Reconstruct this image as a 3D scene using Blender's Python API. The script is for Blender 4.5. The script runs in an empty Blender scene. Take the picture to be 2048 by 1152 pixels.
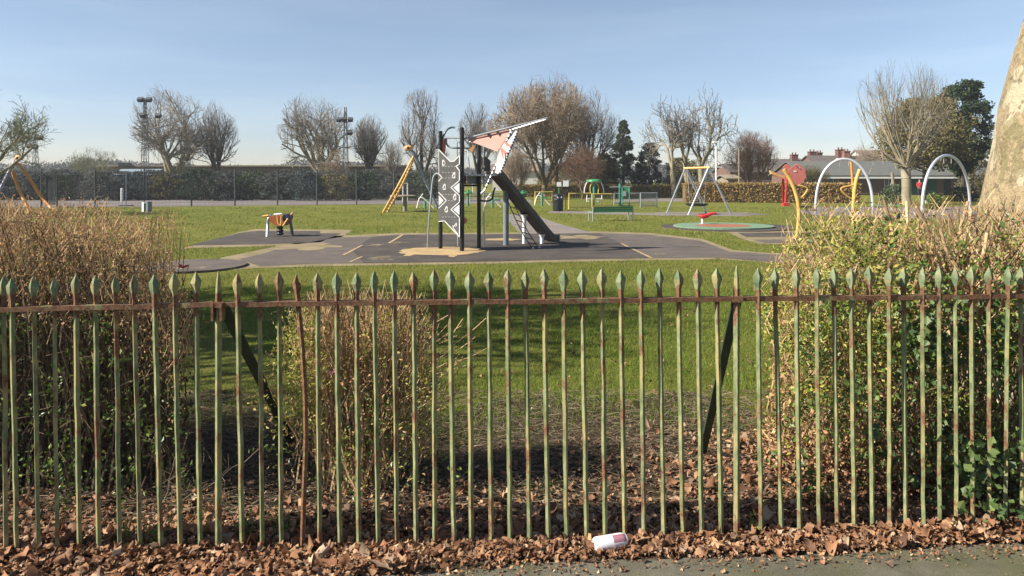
import bpy, math, random
import numpy as np
from mathutils import Vector, Matrix

S = bpy.context.scene
COL = S.collection
F, YH, H = 1450.0, 350.0, 2.1        # focal length and horizon row of the 2048 px photograph, eye height

# ------------------------------------------------------------------ camera, sky, sun
cam = bpy.data.cameras.new('camera'); cam_o = bpy.data.objects.new('camera', cam); COL.objects.link(cam_o)
cam_o.location = (0, 0, H); cam_o.rotation_euler = (math.radians(90), 0, 0)
cam.sensor_width = 36; cam.lens = 36 * F / 2048; cam.shift_y = (YH - 576) / 2048
cam.clip_start = .1; cam.clip_end = 6000
S.camera = cam_o
SUN_EL, SUN_AZ = math.radians(37), math.radians(15)     # sun at the left, a little behind the viewer
w = bpy.data.worlds.new('World'); S.world = w; w.use_nodes = True
nt = w.node_tree
sky = nt.nodes.new('ShaderNodeTexSky'); sky.sky_type = 'NISHITA'; sky.sun_disc = False
sky.sun_elevation = SUN_EL; sky.sun_rotation = math.radians(270) - SUN_AZ
sky.air_density = 1.0; sky.dust_density = .5; sky.ozone_density = 2.0; sky.altitude = 900
tint = nt.nodes.new('ShaderNodeMix'); tint.data_type = 'RGBA'; tint.blend_type = 'MULTIPLY'; tint.inputs[0].default_value = 1; 
tc = nt.nodes.new('ShaderNodeTexCoord'); sx_ = nt.nodes.new('ShaderNodeSeparateXYZ'); nt.links.new(tc.outputs['Generated'], sx_.inputs[0])
rp = nt.nodes.new('ShaderNodeValToRGB'); nt.links.new(sx_.outputs[2], rp.inputs[0]); el_ = rp.color_ramp.elements
for _ in range(2): el_.new(.5)
for e_, (p_, c_) in zip(el_, ((0, (.82, .80, .92)), (.07, (.90, .87, .95)), (.22, (1.20, 1.06, .98)), (1, (1.12, 1.02, .98)))): e_.position = p_; e_.color = (*c_, 1)
# faint high cirrus
mpw = nt.nodes.new('ShaderNodeMapping'); mpw.inputs['Scale'].default_value = (2.2, 2.2, 16); mpw.inputs['Rotation'].default_value = (0, math.radians(4), 0); nt.links.new(tc.outputs['Generated'], mpw.inputs[0]); nzw = nt.nodes.new('ShaderNodeTexNoise'); nzw.inputs['Scale'].default_value = 1.6; nzw.inputs['Detail'].default_value = 7; nt.links.new(mpw.outputs[0], nzw.inputs['Vector'])
rw = nt.nodes.new('ShaderNodeValToRGB'); nt.links.new(nzw.outputs['Fac'], rw.inputs[0]); rw.color_ramp.elements[0].position = .42; rw.color_ramp.elements[0].color = (.985, .985, .99, 1); rw.color_ramp.elements[1].position = .72; rw.color_ramp.elements[1].color = (1.11, 1.08, 1.04, 1)
mw = nt.nodes.new('ShaderNodeMix'); mw.data_type = 'RGBA'; mw.blend_type = 'MULTIPLY'; mw.inputs[0].default_value = 1; nt.links.new(rp.outputs[0], mw.inputs[6]); nt.links.new(rw.outputs[0], mw.inputs[7]); nt.links.new(mw.outputs[2], tint.inputs[7])
nt.links.new(sky.outputs[0], tint.inputs[6]); nt.links.new(tint.outputs[2], nt.nodes['Background'].inputs[0]); nt.nodes['Background'].inputs[1].default_value = .066
sl = bpy.data.lights.new('sun', 'SUN'); sl.energy = 5.0; sl.angle = math.radians(.5); sl.color = (1, .93, .80)
so = bpy.data.objects.new('sun', sl); COL.objects.link(so)
ce = math.cos(SUN_EL)
to_sun = Vector((-ce * math.cos(SUN_AZ), -ce * math.sin(SUN_AZ), math.sin(SUN_EL)))
so.rotation_euler = to_sun.to_track_quat('Z', 'Y').to_euler(); so.location = (-20, -5, 20)
S.view_settings.view_transform = 'Standard'; S.view_settings.look = 'None'; S.view_settings.exposure = 1.12; S.view_settings.gamma = 1
S.cycles.max_bounces = 6; S.cycles.transparent_max_bounces = 8
S.cycles.use_denoising = True

# ------------------------------------------------------------------ projection helpers (photo pixel -> place)
def G(px, py, z=0.0):
    Y = F * (H - z) / (py - YH); return np.array([(px - 1024) * Y / F, Y, z])
def W(px, py, Y):
    return np.array([(px - 1024) * Y / F, Y, H - (py - YH) * Y / F])
def ONP(px, py, P, Q, off=0.0):          # on the vertical plane through ground points P and Q
    P = np.array(P[:2], float); Q = np.array(Q[:2], float); d = (Q - P) / np.linalg.norm(Q - P); n = np.array([d[1], -d[0]])
    if n[1] > 0: n = -n
    r = np.array([(px - 1024) / F, 1.0]); t = (np.dot(P, n) + off) / np.dot(r, n)
    return np.array([r[0] * t, t, H - (py - YH) * t / F])

# ------------------------------------------------------------------ mesh helpers
def wloc(o):
    v = Vector((0, 0, 0))
    while o is not None: v = v + o.location; o = o.parent
    return np.array(v)
def mk(name, parts, mat, parent=None, loc=None, smooth=False):
    """parts: list of (V, [F, F...]) in world coordinates -> ONE mesh object"""
    off = wloc(parent) if parent is not None else (np.array(loc, float) if loc is not None else np.zeros(3))
    Vs, idx, cnt, k = [], [], [], 0
    for V, Fs in parts:
        V = np.asarray(V, float).reshape(-1, 3); Vs.append(V - off)
        for f in Fs:
            f = np.asarray(f, int)
            if f.size == 0: continue
            if f.ndim == 1: f = f[None]
            idx.append((f + k).ravel()); cnt.append(np.full(len(f), f.shape[1]))
        k += len(V)
    V = np.concatenate(Vs); I = np.concatenate(idx); C = np.concatenate(cnt)
    me = bpy.data.meshes.new(name)
    me.vertices.add(len(V)); me.vertices.foreach_set('co', V.astype('f').ravel())
    me.loops.add(len(I)); me.loops.foreach_set('vertex_index', I.astype('i'))
    me.polygons.add(len(C)); st = np.concatenate([[0], np.cumsum(C)[:-1]])
    me.polygons.foreach_set('loop_start', st.astype('i')); me.polygons.foreach_set('loop_total', C.astype('i'))
    me.polygons.foreach_set('use_smooth', np.full(len(C), smooth, bool))
    me.update(calc_edges=True)
    if mat: me.materials.append(mat)
    o = bpy.data.objects.new(name, me); COL.objects.link(o)
    if parent is not None: o.parent = parent
    else: o.location = off
    return o
def tag(o, label, cat, group=None):
    o['label'] = label; o['category'] = cat
    if group: o['group'] = group
    return o
def thing(name, loc, label, cat, group=None):
    o = bpy.data.objects.new(name, None); COL.objects.link(o); o.location = Vector([float(a) for a in loc]); o.empty_display_size = .2
    return tag(o, label, cat, group)
def struct(name, parts, mat, kind='structure'):
    o = mk(name, parts, mat); o['kind'] = kind; return o
def copy_tree(o, parent=None):
    c = o.copy(); COL.objects.link(c)
    if parent is not None: c.parent = parent
    for ch in [x for x in COL.objects if x.parent == o]: copy_tree(ch, c)
    return c
def nrm(v): return v / (np.linalg.norm(v) + 1e-12)
def tube(pts, r, n=8, caps=True):
    P = np.array(pts, float); k = len(P); r = np.broadcast_to(np.asarray(r, float), (k,))
    T = np.gradient(P, axis=0); T /= np.linalg.norm(T, axis=1)[:, None] + 1e-12
    a = np.array([0, 0, 1.]) if abs(T[0][2]) < .9 else np.array([1., 0, 0]); u = nrm(np.cross(T[0], a)); V = []
    for i in range(k):
        u = nrm(u - T[i] * np.dot(u, T[i])); v = np.cross(T[i], u)
        t = np.arange(n) * 2 * math.pi / n
        V.append(P[i] + r[i] * (np.cos(t)[:, None] * u + np.sin(t)[:, None] * v))
    V = np.concatenate(V); i = np.arange(k - 1)[:, None] * n; j = np.arange(n)[None]; j2 = (j + 1) % n
    Q = np.stack([i + j, i + j2, i + n + j2, i + n + j], -1).reshape(-1, 4); Fs = [Q]
    if caps: Fs += [np.arange(n)[::-1], (k - 1) * n + np.arange(n)]
    return V, Fs
def spline(pts, m=6):
    P = np.array(pts, float); out = []
    for i in range(len(P) - 1):
        p0 = P[max(i - 1, 0)]; p1 = P[i]; p2 = P[i + 1]; p3 = P[min(i + 2, len(P) - 1)]
        for t in np.linspace(0, 1, m, endpoint=False):
            out.append(.5 * (2 * p1 + (p2 - p0) * t + (2 * p0 - 5 * p1 + 4 * p2 - p3) * t * t + (3 * p1 - p0 - 3 * p2 + p3) * t ** 3))
    out.append(P[-1]); return np.array(out)
def segs(P0, P1, r0, r1, n=3):
    """many independent tapered prisms at once"""
    P0 = np.asarray(P0, float); P1 = np.asarray(P1, float); m = len(P0)
    if m == 0: return np.zeros((0, 3)), []
    r0 = np.broadcast_to(np.asarray(r0, float), (m,)); r1 = np.broadcast_to(np.asarray(r1, float), (m,))
    d = P1 - P0; d = d / (np.linalg.norm(d, axis=1)[:, None] + 1e-9)
    a = np.where(np.abs(d[:, 2:3]) < .9, np.array([[0, 0, 1.]]), np.array([[1., 0, 0]]))
    u = np.cross(d, a); u /= np.linalg.norm(u, axis=1)[:, None] + 1e-9; v = np.cross(d, u)
    t = np.arange(n) * 2 * math.pi / n
    ring = np.cos(t)[None, :, None] * u[:, None] + np.sin(t)[None, :, None] * v[:, None]
    V = np.concatenate([P0[:, None] + ring * r0[:, None, None], P1[:, None] + ring * r1[:, None, None]], 1).reshape(-1, 3)
    b = (np.arange(m) * 2 * n)[:, None]; j = np.arange(n)[None]; j2 = (j + 1) % n
    return V, [np.stack([b + j, b + j2, b + n + j2, b + n + j], -1).reshape(-1, 4)]
def box(c, s, rz=0.0, lean=None):
    c = np.array(c, float); s = np.array(s, float) / 2
    V = np.array([[x, y, z] for z in (-1, 1) for y in (-1, 1) for x in (-1, 1)]) * s
    R = np.array([[math.cos(rz), -math.sin(rz), 0], [math.sin(rz), math.cos(rz), 0], [0, 0, 1]])
    return V @ R.T + c, [np.array([[0, 2, 3, 1], [4, 5, 7, 6], [0, 1, 5, 4], [1, 3, 7, 5], [3, 2, 6, 7], [2, 0, 4, 6]])]
def beam(a, b, wd, th, up=(0, 0, 1)):
    a = np.array(a, float); b = np.array(b, float); d = nrm(b - a); s = nrm(np.cross(d, up)); u = np.cross(s, d)
    V = np.array([p + s * wd / 2 * i + u * th / 2 * j for p in (a, b) for j in (-1, 1) for i in (-1, 1)])
    return V, [np.array([[0, 2, 3, 1], [4, 5, 7, 6], [0, 1, 5, 4], [1, 3, 7, 5], [3, 2, 6, 7], [2, 0, 4, 6]])]
def prism(pts, t):
    P = np.array(pts, float); t = np.array(t, float); n = len(P); i = np.arange(n); j = (i + 1) % n
    return np.concatenate([P, P + t]), [i[::-1], i + n, np.stack([i, j, j + n, i + n], -1)]
def sheet(pts):
    return np.array(pts, float), [np.arange(len(pts))]
def lathe(prof, loc=(0, 0, 0), n=16, sx=1, sy=1):
    t = np.arange(n) * 2 * math.pi / n; V = []
    for r, z in prof: V.append(np.stack([r * np.cos(t) * sx, r * np.sin(t) * sy, np.full(n, z)], -1))
    V = np.concatenate(V) + np.array(loc, float); k = len(prof); i = np.arange(k - 1)[:, None] * n; j = np.arange(n)[None]; j2 = (j + 1) % n
    return V, [np.stack([i + j, i + j2, i + n + j2, i + n + j], -1).reshape(-1, 4), np.arange(n)[::-1], (k - 1) * n + np.arange(n)]
def rvec(rng, n):
    v = rng.normal(size=(n, 3)); return v / np.linalg.norm(v, axis=1)[:, None]
def leaves(C, size, rng, aspect=.55, up=0.0, face=None, fold=.12, drop=None):
    C = np.asarray(C, float); n = len(C)
    if n == 0: return np.zeros((0, 3)), []
    d = rvec(rng, n) + np.array([0, 0, up]); 
    if drop is not None: d = d + drop
    d /= np.linalg.norm(d, axis=1)[:, None]
    nn = rvec(rng, n)
    if face is not None: nn = nn + np.array(face)
    s = np.cross(nn, d); s /= np.linalg.norm(s, axis=1)[:, None] + 1e-9; nn = np.cross(d, s)
    L = (np.asarray(size) * rng.uniform(.65, 1.35, n))[:, None]
    V = np.stack([C, C + d * L * .5 + s * L * aspect * .5 + nn * L * fold, C + d * L, C + d * L * .5 - s * L * aspect * .5 + nn * L * fold], 1).reshape(-1, 3)
    b = (np.arange(n) * 4)[:, None]
    return V, [np.concatenate([np.concatenate([b, b + 1, b + 2], 1), np.concatenate([b, b + 2, b + 3], 1)])]

# ------------------------------------------------------------------ materials
def base_mat(name):
    m = bpy.data.materials.new(name); m.use_nodes = True; t = m.node_tree
    return m, t, t.nodes['Principled BSDF']
def noise(t, scale, detail=4, rough=.55, vec=None, sc=None):
    n = t.nodes.new('ShaderNodeTexNoise'); n.inputs['Scale'].default_value = scale; n.inputs['Detail'].default_value = detail; n.inputs['Roughness'].default_value = rough
    if vec is None: vec = t.nodes.new('ShaderNodeNewGeometry').outputs['Position']
    if sc is not None:
        mp = t.nodes.new('ShaderNodeMapping'); mp.inputs['Scale'].default_value = sc; t.links.new(vec, mp.inputs[0]); vec = mp.outputs[0]
    t.links.new(vec, n.inputs['Vector']); return n.outputs['Fac']
def ramp(t, fac, stops, const=False):
    r = t.nodes.new('ShaderNodeValToRGB'); e = r.color_ramp.elements
    if const: r.color_ramp.interpolation = 'CONSTANT'
    while len(e) < len(stops): e.new(.5)
    for el, (p, c) in zip(e, stops): el.position = p; el.color = (*c, 1) if not np.isscalar(c) else (c, c, c, 1)
    t.links.new(fac, r.inputs[0]); return r.outputs[0]
def mix(t, fac, a, b, mode='MIX'):
    n = t.nodes.new('ShaderNodeMix'); n.data_type = 'RGBA'; n.blend_type = mode
    for k, v in ((0, fac), (6, a), (7, b)):
        if hasattr(v, 'links'): t.links.new(v, n.inputs[k])
        elif np.isscalar(v): n.inputs[k].default_value = v
        else: n.inputs[k].default_value = (*v, 1)
    return n.outputs[2]
def bump(t, b, h, strength=.3, dist=.02):
    n = t.nodes.new('ShaderNodeBump'); n.inputs['Strength'].default_value = strength; n.inputs['Distance'].default_value = dist
    t.links.new(h, n.inputs['Height']); t.links.new(n.outputs[0], b.inputs['Normal'])
def M(name, c1, c2=None, scale=4, rough=.7, bmp=0, metal=0, bscale=None, lo=.35, hi=.65, sc=None, bd=.02, spec=.3):
    m, t, b = base_mat(name)
    c2 = c2 or tuple(x * .7 for x in c1)
    t.links.new(ramp(t, noise(t, scale, 5, sc=sc), [(lo, c1), (hi, c2)]), b.inputs['Base Color'])
    b.inputs['Roughness'].default_value = rough; b.inputs['Metallic'].default_value = metal; b.inputs['Specular IOR Level'].default_value = spec
    if bmp: bump(t, b, noise(t, bscale or scale * 6, 5, .6), bmp, bd)
    return m
def ML(name, cols, rough=.6, trans=.25, const=False, spec=.25):
    """leaves: one colour per leaf, with some light coming through"""
    m, t, b = base_mat(name)
    g = t.nodes.new('ShaderNodeNewGeometry'); n = len(cols)
    c = ramp(t, g.outputs['Random Per Island'], [(i / max(n - 1, 1), x) for i, x in enumerate(cols)], const)
    c = mix(t, .5, c, ramp(t, noise(t, 2.0, 3), [(.35, (.62, .62, .62)), (.65, (1.15, 1.15, 1.15))]), 'MULTIPLY')
    t.links.new(c, b.inputs['Base Color']); b.inputs['Roughness'].default_value = rough; b.inputs['Specular IOR Level'].default_value = spec
    if trans:
        tr = t.nodes.new('ShaderNodeBsdfTranslucent'); t.links.new(c, tr.inputs[0]); ms = t.nodes.new('ShaderNodeMixShader'); ms.inputs[0].default_value = trans
        t.links.new(b.outputs[0], ms.inputs[1]); t.links.new(tr.outputs[0], ms.inputs[2]); t.links.new(ms.outputs[0], t.nodes['Material Output'].inputs[0])
    return m
# grass ground
def grass_ground():
    m, t, b = base_mat('lawn')
    big = noise(t, .25, 4); mid = noise(t, 1.6, 6, .65); fine = noise(t, 22, 5, .75)
    c = ramp(t, big, [(.35, (.135, .15, .026)), (.62, (.215, .19, .05))])
    c = mix(t, .55, c, ramp(t, mid, [(.32, (.085, .12, .018)), (.55, (.15, .165, .03)), (.72, (.25, .21, .065))]))
    c = mix(t, .6, c, ramp(t, fine, [(.35, (.45, .45, .45)), (.6, (1.3, 1.3, 1.2))]), 'MULTIPLY')
    t.links.new(c, b.inputs['Base Color']); b.inputs['Roughness'].default_value = .95; b.inputs['Specular IOR Level'].default_value = .1
    bump(t, b, noise(t, 9, 8, .75), 1.0, .12); return m
def rubber(name, a, c2, tan=(.30, .23, .12)):
    m, t, b = base_mat(name)
    c = ramp(t, noise(t, 1.1, 6, .6), [(.35, a), (.62, c2)])
    c = mix(t, ramp(t, noise(t, .45, 7, .7), [(.60, 0.), (.66, .75)]), c, tan)
    c = mix(t, .5, c, ramp(t, noise(t, 60, 4, .8), [(.3, (.6, .6, .6)), (.7, (1.3, 1.3, 1.3))]), 'MULTIPLY')
    t.links.new(c, b.inputs['Base Color']); b.inputs['Roughness'].default_value = .9; b.inputs['Specular IOR Level'].default_value = .2
    bump(t, b, noise(t, 45, 4, .8), .4, .01); return m
def fence_paint(name='worn_green_paint', rusty=0.0, g=((.10, .125, .056), (.185, .205, .098), (.29, .305, .160)), joint=.22):
    m, t, b = base_mat(name)
    patch = noise(t, 6.5, 7, .68, sc=(1.6, 1.6, .8)); fine = noise(t, 26, 6, .7, sc=(1, 1, .45))
    c = ramp(t, fine, [(.36, g[0]), (.52, g[1]), (.68, g[2])])
    c = mix(t, ramp(t, noise(t, 5.5, 5, .65, sc=(1.3, 1.3, .9)), [(.52, 0.), (.60, .7)]), c, (.31, .255, .11))
    rst = ramp(t, noise(t, 60, 4, .7), [(.35, (.075, .036, .020)), (.65, (.22, .115, .062))])
    f = t.nodes.new('ShaderNodeMath'); f.operation = 'ADD'; t.links.new(patch, f.inputs[0]); f2 = t.nodes.new('ShaderNodeMath'); f2.operation = 'MULTIPLY'
    t.links.new(fine, f2.inputs[0]); f2.inputs[1].default_value = .35; t.links.new(f2.outputs[0], f.inputs[1])
    if joint:                                        # rust gathers where the bars pass through the rail
        zz = t.nodes.new('ShaderNodeSeparateXYZ'); t.links.new(t.nodes.new('ShaderNodeNewGeometry').outputs['Position'], zz.inputs[0]); zs = t.nodes.new('ShaderNodeMath'); zs.operation = 'MULTIPLY'; t.links.new(zz.outputs[2], zs.inputs[0]); zs.inputs[1].default_value = .5
        jr = ramp(t, zs.outputs[0], [(.640, 0.), (.685, joint * .6), (.695, joint), (.716, joint), (.728, 0.)]); f3 = t.nodes.new('ShaderNodeMath'); f3.operation = 'ADD'; t.links.new(f.outputs[0], f3.inputs[0]); t.links.new(jr, f3.inputs[1]); f = f3
    c = mix(t, ramp(t, f.outputs[0], [(.70 - rusty, 0.), (.79 - rusty, 1.)]), c, rst)
    t.links.new(c, b.inputs['Base Color']); b.inputs['Roughness'].default_value = .72; b.inputs['Specular IOR Level'].default_value = .25
    bump(t, b, fine, .7, .004); return m
def plane_bark():
    m, t, b = base_mat('plane_bark')
    v = t.nodes.new('ShaderNodeNewGeometry').outputs['Position']
    n1 = noise(t, 2.3, 4, .5, sc=(1.5, 1.5, .8)); n2 = noise(t, 3.4, 5, .55, sc=(1.3, 1.3, .7)); fine = noise(t, 24, 6, .7)
    c = ramp(t, fine, [(.32, (.21, .155, .085)), (.50, (.34, .26, .15)), (.68, (.44, .345, .205))])
    c = mix(t, ramp(t, n1, [(.55, 0.), (.562, .9)]), c, (.50, .435, .30))
    c = mix(t, ramp(t, n2, [(.57, 0.), (.585, .7)]), c, (.22, .19, .09))
    c = mix(t, ramp(t, noise(t, 9, 6, .7), [(.58, 0.), (.60, .7)]), c, (.13, .095, .055))
    t.links.new(c, b.inputs['Base Color']); b.inputs['Roughness'].default_value = .85
    bump(t, b, noise(t, 6, 10, .7), 1.0, .10); return m
def soil():
    m, t, b = base_mat('soil')
    c = ramp(t, noise(t, 14, 8, .75), [(.34, (.030, .022, .014)), (.52, (.075, .056, .036)), (.68, (.16, .12, .08))])
    c = mix(t, ramp(t, noise(t, 1.6, 6, .7), [(.52, 0.), (.66, .8)]), c, (.055, .065, .018))
    t.links.new(c, b.inputs['Base Color']); b.inputs['Roughness'].default_value = 1; b.inputs['Specular IOR Level'].default_value = .1
    bump(t, b, noise(t, 20, 8, .75), 1, .06); return m
def asphalt():
    m, t, b = base_mat('asphalt')
    c = ramp(t, noise(t, 3, 7, .65), [(.32, (.075, .072, .052)), (.5, (.115, .106, .08)), (.66, (.155, .142, .11))])
    c = mix(t, ramp(t, noise(t, 1.2, 6, .7), [(.5, 0.), (.62, .7)]), c, (.09, .09, .044))
    c = mix(t, .6, c, ramp(t, noise(t, 130, 3, .8), [(.3, (.5, .5, .5)), (.7, (1.45, 1.45, 1.4))]), 'MULTIPLY')
    t.links.new(c, b.inputs['Base Color']); b.inputs['Roughness'].default_value = .92; b.inputs['Specular IOR Level'].default_value = .2
    bump(t, b, noise(t, 110, 4, .8), .7, .006); return m
def can_mat():
    m, t, b = base_mat('printed_can')
    o = t.nodes.new('ShaderNodeTexCoord').outputs['Object']; sp = t.nodes.new('ShaderNodeSeparateXYZ'); t.links.new(o, sp.inputs[0])
    a = t.nodes.new('ShaderNodeMath'); a.operation = 'ARCTAN2'; t.links.new(sp.outputs[1], a.inputs[0]); t.links.new(sp.outputs[0], a.inputs[1])
    s = t.nodes.new('ShaderNodeMath'); s.operation = 'MULTIPLY_ADD'; t.links.new(a.outputs[0], s.inputs[0]); s.inputs[1].default_value = .159; s.inputs[2].default_value = .5
    c = ramp(t, s.outputs[0], [(0, (.72, .72, .74)), (.52, (.72, .72, .74)), (.53, (.36, .10, .14)), (.60, (.40, .21, .25)), (.70, (.34, .13, .17)), (.71, (.72, .72, .74))])
    z = ramp(t, sp.outputs[2], [(.012, 1.), (.014, 0.), (.118, 0.), (.122, 1.)])
    c = mix(t, z, c, (.75, .75, .77))
    t.links.new(c, b.inputs['Base Color']); b.inputs['Roughness'].default_value = .3; b.inputs['Metallic'].default_value = .15; return m
def brick(name, c1, c2, mortar, scale=6):
    m, t, b = base_mat(name)
    br = t.nodes.new('ShaderNodeTexBrick'); br.inputs['Scale'].default_value = scale; br.inputs['Color1'].default_value = (*c1, 1); br.inputs['Color2'].default_value = (*c2, 1); br.inputs['Mortar'].default_value = (*mortar, 1)
    p = t.nodes.new('ShaderNodeNewGeometry').outputs['Position']; mp = t.nodes.new('ShaderNodeMapping'); mp.inputs['Rotation'].default_value = (math.radians(90), 0, 0); t.links.new(p, mp.inputs[0]); t.links.new(mp.outputs[0], br.inputs[0])
    t.links.new(br.outputs[0], b.inputs['Base Color']); b.inputs['Roughness'].default_value = .9; return m
def roofing(name, c1, c2, rows=3.0):
    m, t, b = base_mat(name)
    p = t.nodes.new('ShaderNodeNewGeometry').outputs['Position']; wv = t.nodes.new('ShaderNodeTexWave'); wv.bands_direction = 'X'; wv.inputs['Scale'].default_value = rows * .3; wv.inputs['Distortion'].default_value = .2
    t.links.new(p, wv.inputs[0])
    c = mix(t, .45, ramp(t, noise(t, 1.5, 6, .7), [(.35, c1), (.65, c2)]), ramp(t, wv.outputs['Fac'], [(.0, (.55, .55, .55)), (.25, (1.1, 1.1, 1.1))]), 'MULTIPLY')
    t.links.new(c, b.inputs['Base Color']); b.inputs['Roughness'].default_value = .85; return m
def stripes_wood(name, c1, c2):
    return M(name, c1, c2, 3, .8, .3, sc=(6, 6, .6))

m_lawn = grass_ground(); m_soil = soil(); m_asphalt = asphalt(); m_paint = fence_paint(); m_rail = fence_paint('rusted_rail_paint', .17, joint=0); m_bark = plane_bark()
m_brace = M('shaded_green_brace_paint', (.030, .046, .028), (.045, .06, .036), 6, .8)  # green darkened: the shaded side of the braces is painted in
m_headp = fence_paint('worn_green_head_paint', -.02, ((.085, .120, .062), (.15, .185, .100), (.25, .275, .165)))
m_pad = rubber('black_rubber', (.052, .044, .039), (.078, .066, .059)); m_pad2 = rubber('grey_rubber', (.088, .075, .066), (.12, .10, .088))
m_tan = M('tan_rubber', (.40, .28, .135), (.29, .21, .11), 2, .9, .3); m_worn = M('worn_earth', (.24, .19, .115), (.16, .13, .065), 1.5, .95, .4)
m_path = M('path_tarmac', (.20, .17, .15), (.15, .13, .115), .8, .95, .3); m_court = M('court_tarmac', (.185, .16, .155), (.15, .13, .125), .4, .95)
m_padgreen = M('green_rubber', (.12, .20, .12), (.15, .23, .15), 2, .9, .3); m_padred = M('red_rubber', (.30, .105, .06), (.24, .10, .06), 2, .9, .3)
m_blade = ML('grass_blades', [(.10, .185, .020), (.14, .225, .028), (.20, .255, .042), (.115, .215, .028), (.31, .28, .10)], .8, .4, spec=.12)
m_blade_far = ML('drier_grass_blades', [(.13, .18, .03), (.18, .215, .04), (.24, .25, .058), (.15, .20, .034), (.34, .30, .11)], .8, .4, spec=.12)
m_litter = ML('dead_leaves', [(.13, .064, .036), (.24, .112, .058), (.35, .18, .095), (.18, .086, .046), (.43, .265, .15), (.28, .135, .068), (.085, .046, .032), (.53, .38, .25)], .7, .12, spec=.25)
m_straw = ML('dry_stalks', [(.15, .115, .075), (.26, .205, .135), (.09, .066, .045), (.19, .15, .11)], .8, 0)
m_twig_tan = ML('tan_twigs', [(0.314, 0.208, 0.104), (0.490, 0.342, 0.175), (0.608, 0.443, 0.243), (0.373, 0.240, 0.125), (0.196, 0.120, 0.067)], .8, 0)
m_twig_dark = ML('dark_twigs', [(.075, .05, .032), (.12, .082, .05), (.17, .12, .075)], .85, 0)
m_leaf_brown = ML('dry_hedge_leaves', [(0.360, 0.189, 0.100), (0.499, 0.298, 0.158), (0.599, 0.406, 0.208), (0.429, 0.298, 0.100), (0.289, 0.157, 0.092), (0.549, 0.352, 0.216)], .7, .25)
m_leaf_yellow = ML('yellow_green_leaves', [(0.312, 0.299, 0.044), (0.410, 0.378, 0.081), (0.221, 0.246, 0.033), (0.492, 0.458, 0.163), (0.164, 0.202, 0.030)], .55, .3)
m_leaf_green = ML('green_hedge_leaves', [(0.040, 0.086, 0.015), (0.072, 0.138, 0.023), (0.110, 0.190, 0.030), (0.198, 0.241, 0.040), (0.050, 0.103, 0.025)], .42, .25, spec=.5)
m_ivy = ML('ivy_leaves', [(.032, .062, .018), (.05, .092, .026), (.085, .135, .036), (.15, .20, .06)], .5, .15, spec=.35)
def bark_m(name, a, b2, grey=None): return M(name, a, b2, 1.2, .9, .3, lo=.38, hi=.62)
m_bk_lit = bark_m('pale_bark', (.29, .25, .165), (.19, .165, .11)); m_bk_dark = bark_m('dark_bark', (.085, .075, .058), (.055, .047, .036)); m_bk_brown = bark_m('brown_bark', (.17, .125, .075), (.115, .085, .052))
m_tw_grey = ML('grey_twigs', [(.20, .175, .155), (.26, .23, .20), (.16, .14, .125)], .9, 0); m_tw_brown = ML('brown_twigs', [(.25, .19, .13), (.32, .25, .175), (.20, .15, .105)], .9, 0)
m_tw_mid = ML('grey_tan_twigs', [(.25, .22, .185), (.31, .275, .235), (.19, .165, .14)], .9, 0); m_tw_pale = ML('pale_twigs', [(.24, .20, .135), (.30, .25, .175), (.18, .15, .10)], .9, 0); m_tw_lich = ML('lichen_twigs', [(.17, .18, .09), (.22, .23, .13), (.14, .13, .08)], .9, 0)
m_tw_red = ML('reddish_twigs', [(.19, .105, .07), (.23, .135, .09), (.15, .085, .06)], .9, 0)
m_ev_dark = ML('dark_needles', [(.022, .042, .020), (.034, .058, .026), (.05, .076, .034)], .8, .08); m_ev_mid = ML('conifer_needles', [(.045, .070, .036), (.07, .10, .046), (.095, .125, .06)], .8, .1)
m_ev_olive = ML('olive_foliage', [(.12, .105, .04), (.165, .14, .055), (.21, .175, .08), (.09, .085, .035)], .8, .15)
m_hedge_b = ML('beech_hedge_leaves', [(.33, .20, .085), (.42, .27, .115), (.27, .17, .07), (.29, .22, .075), (.36, .28, .125)], .8, .2); m_hedge_d = ML('dark_hedge_leaves', [(.075, .088, .085), (.10, .11, .10), (.13, .13, .115), (.155, .14, .12)], .95, .2)  # dark hedge leaves greyed: a veil of haze is put into their colour
m_far = ML('far_foliage', [(.12, .125, .13), (.15, .15, .15), (.10, .11, .115)], .9, .1)  # bluish grey: distance haze is put into the leaf colour
m_black = M('black_paint', (.012, .012, .014), (.02, .02, .022), 3, .45); m_steel = M('galvanised_steel', (.42, .44, .47), (.34, .36, .39), 4, .42, .05, .55, spec=.5)
m_archs = M('pale_steel', (.60, .61, .64), (.50, .51, .55), 4, .45, .05, .35, spec=.5); m_grey = M('grey_paint', (.17, .20, .215), (.14, .165, .18), 3, .5); m_white = M('white_paint', (.72, .72, .71), (.64, .64, .63), 3, .55); m_pink = M('pink_panel', (.50, .27, .225), (.45, .24, .195), 2.0, .6)
m_board = M('charcoal_board', (.050, .050, .050), (.072, .071, .070), 4, .7); m_slide = M('slide_underside', (.095, .083, .070), (.07, .062, .053), 2, .6); m_wine = M('dark_red_board', (.16, .03, .02), (.12, .028, .02), 3, .6)
m_yellow = M('yellow_paint', (.62, .40, .12), (.55, .31, .08), 3, .5); m_orange = M('orange_paint', (.56, .25, .055), (.50, .20, .04), 3, .5); m_eye = M('pale_orange_shell', (.64, .36, .15), (.56, .27, .1), 3, .55)
m_redp = M('red_paint', (.50, .035, .03), (.42, .03, .03), 3, .45); m_redboard = M('faded_red_board', (.56, .17, .145), (.50, .14, .12), 2, .65); m_greenp = M('green_paint', (.045, .23, .085), (.035, .19, .07), 3, .5)
m_navy = M('navy_paint', (.018, .024, .07), (.03, .035, .085), 3, .5); m_bluegrey = M('blue_grey_paint', (.24, .28, .33), (.19, .22, .27), 3, .5); m_purple = M('violet_grey_paint', (.30, .28, .36), (.22, .20, .28), 3, .5)
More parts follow.
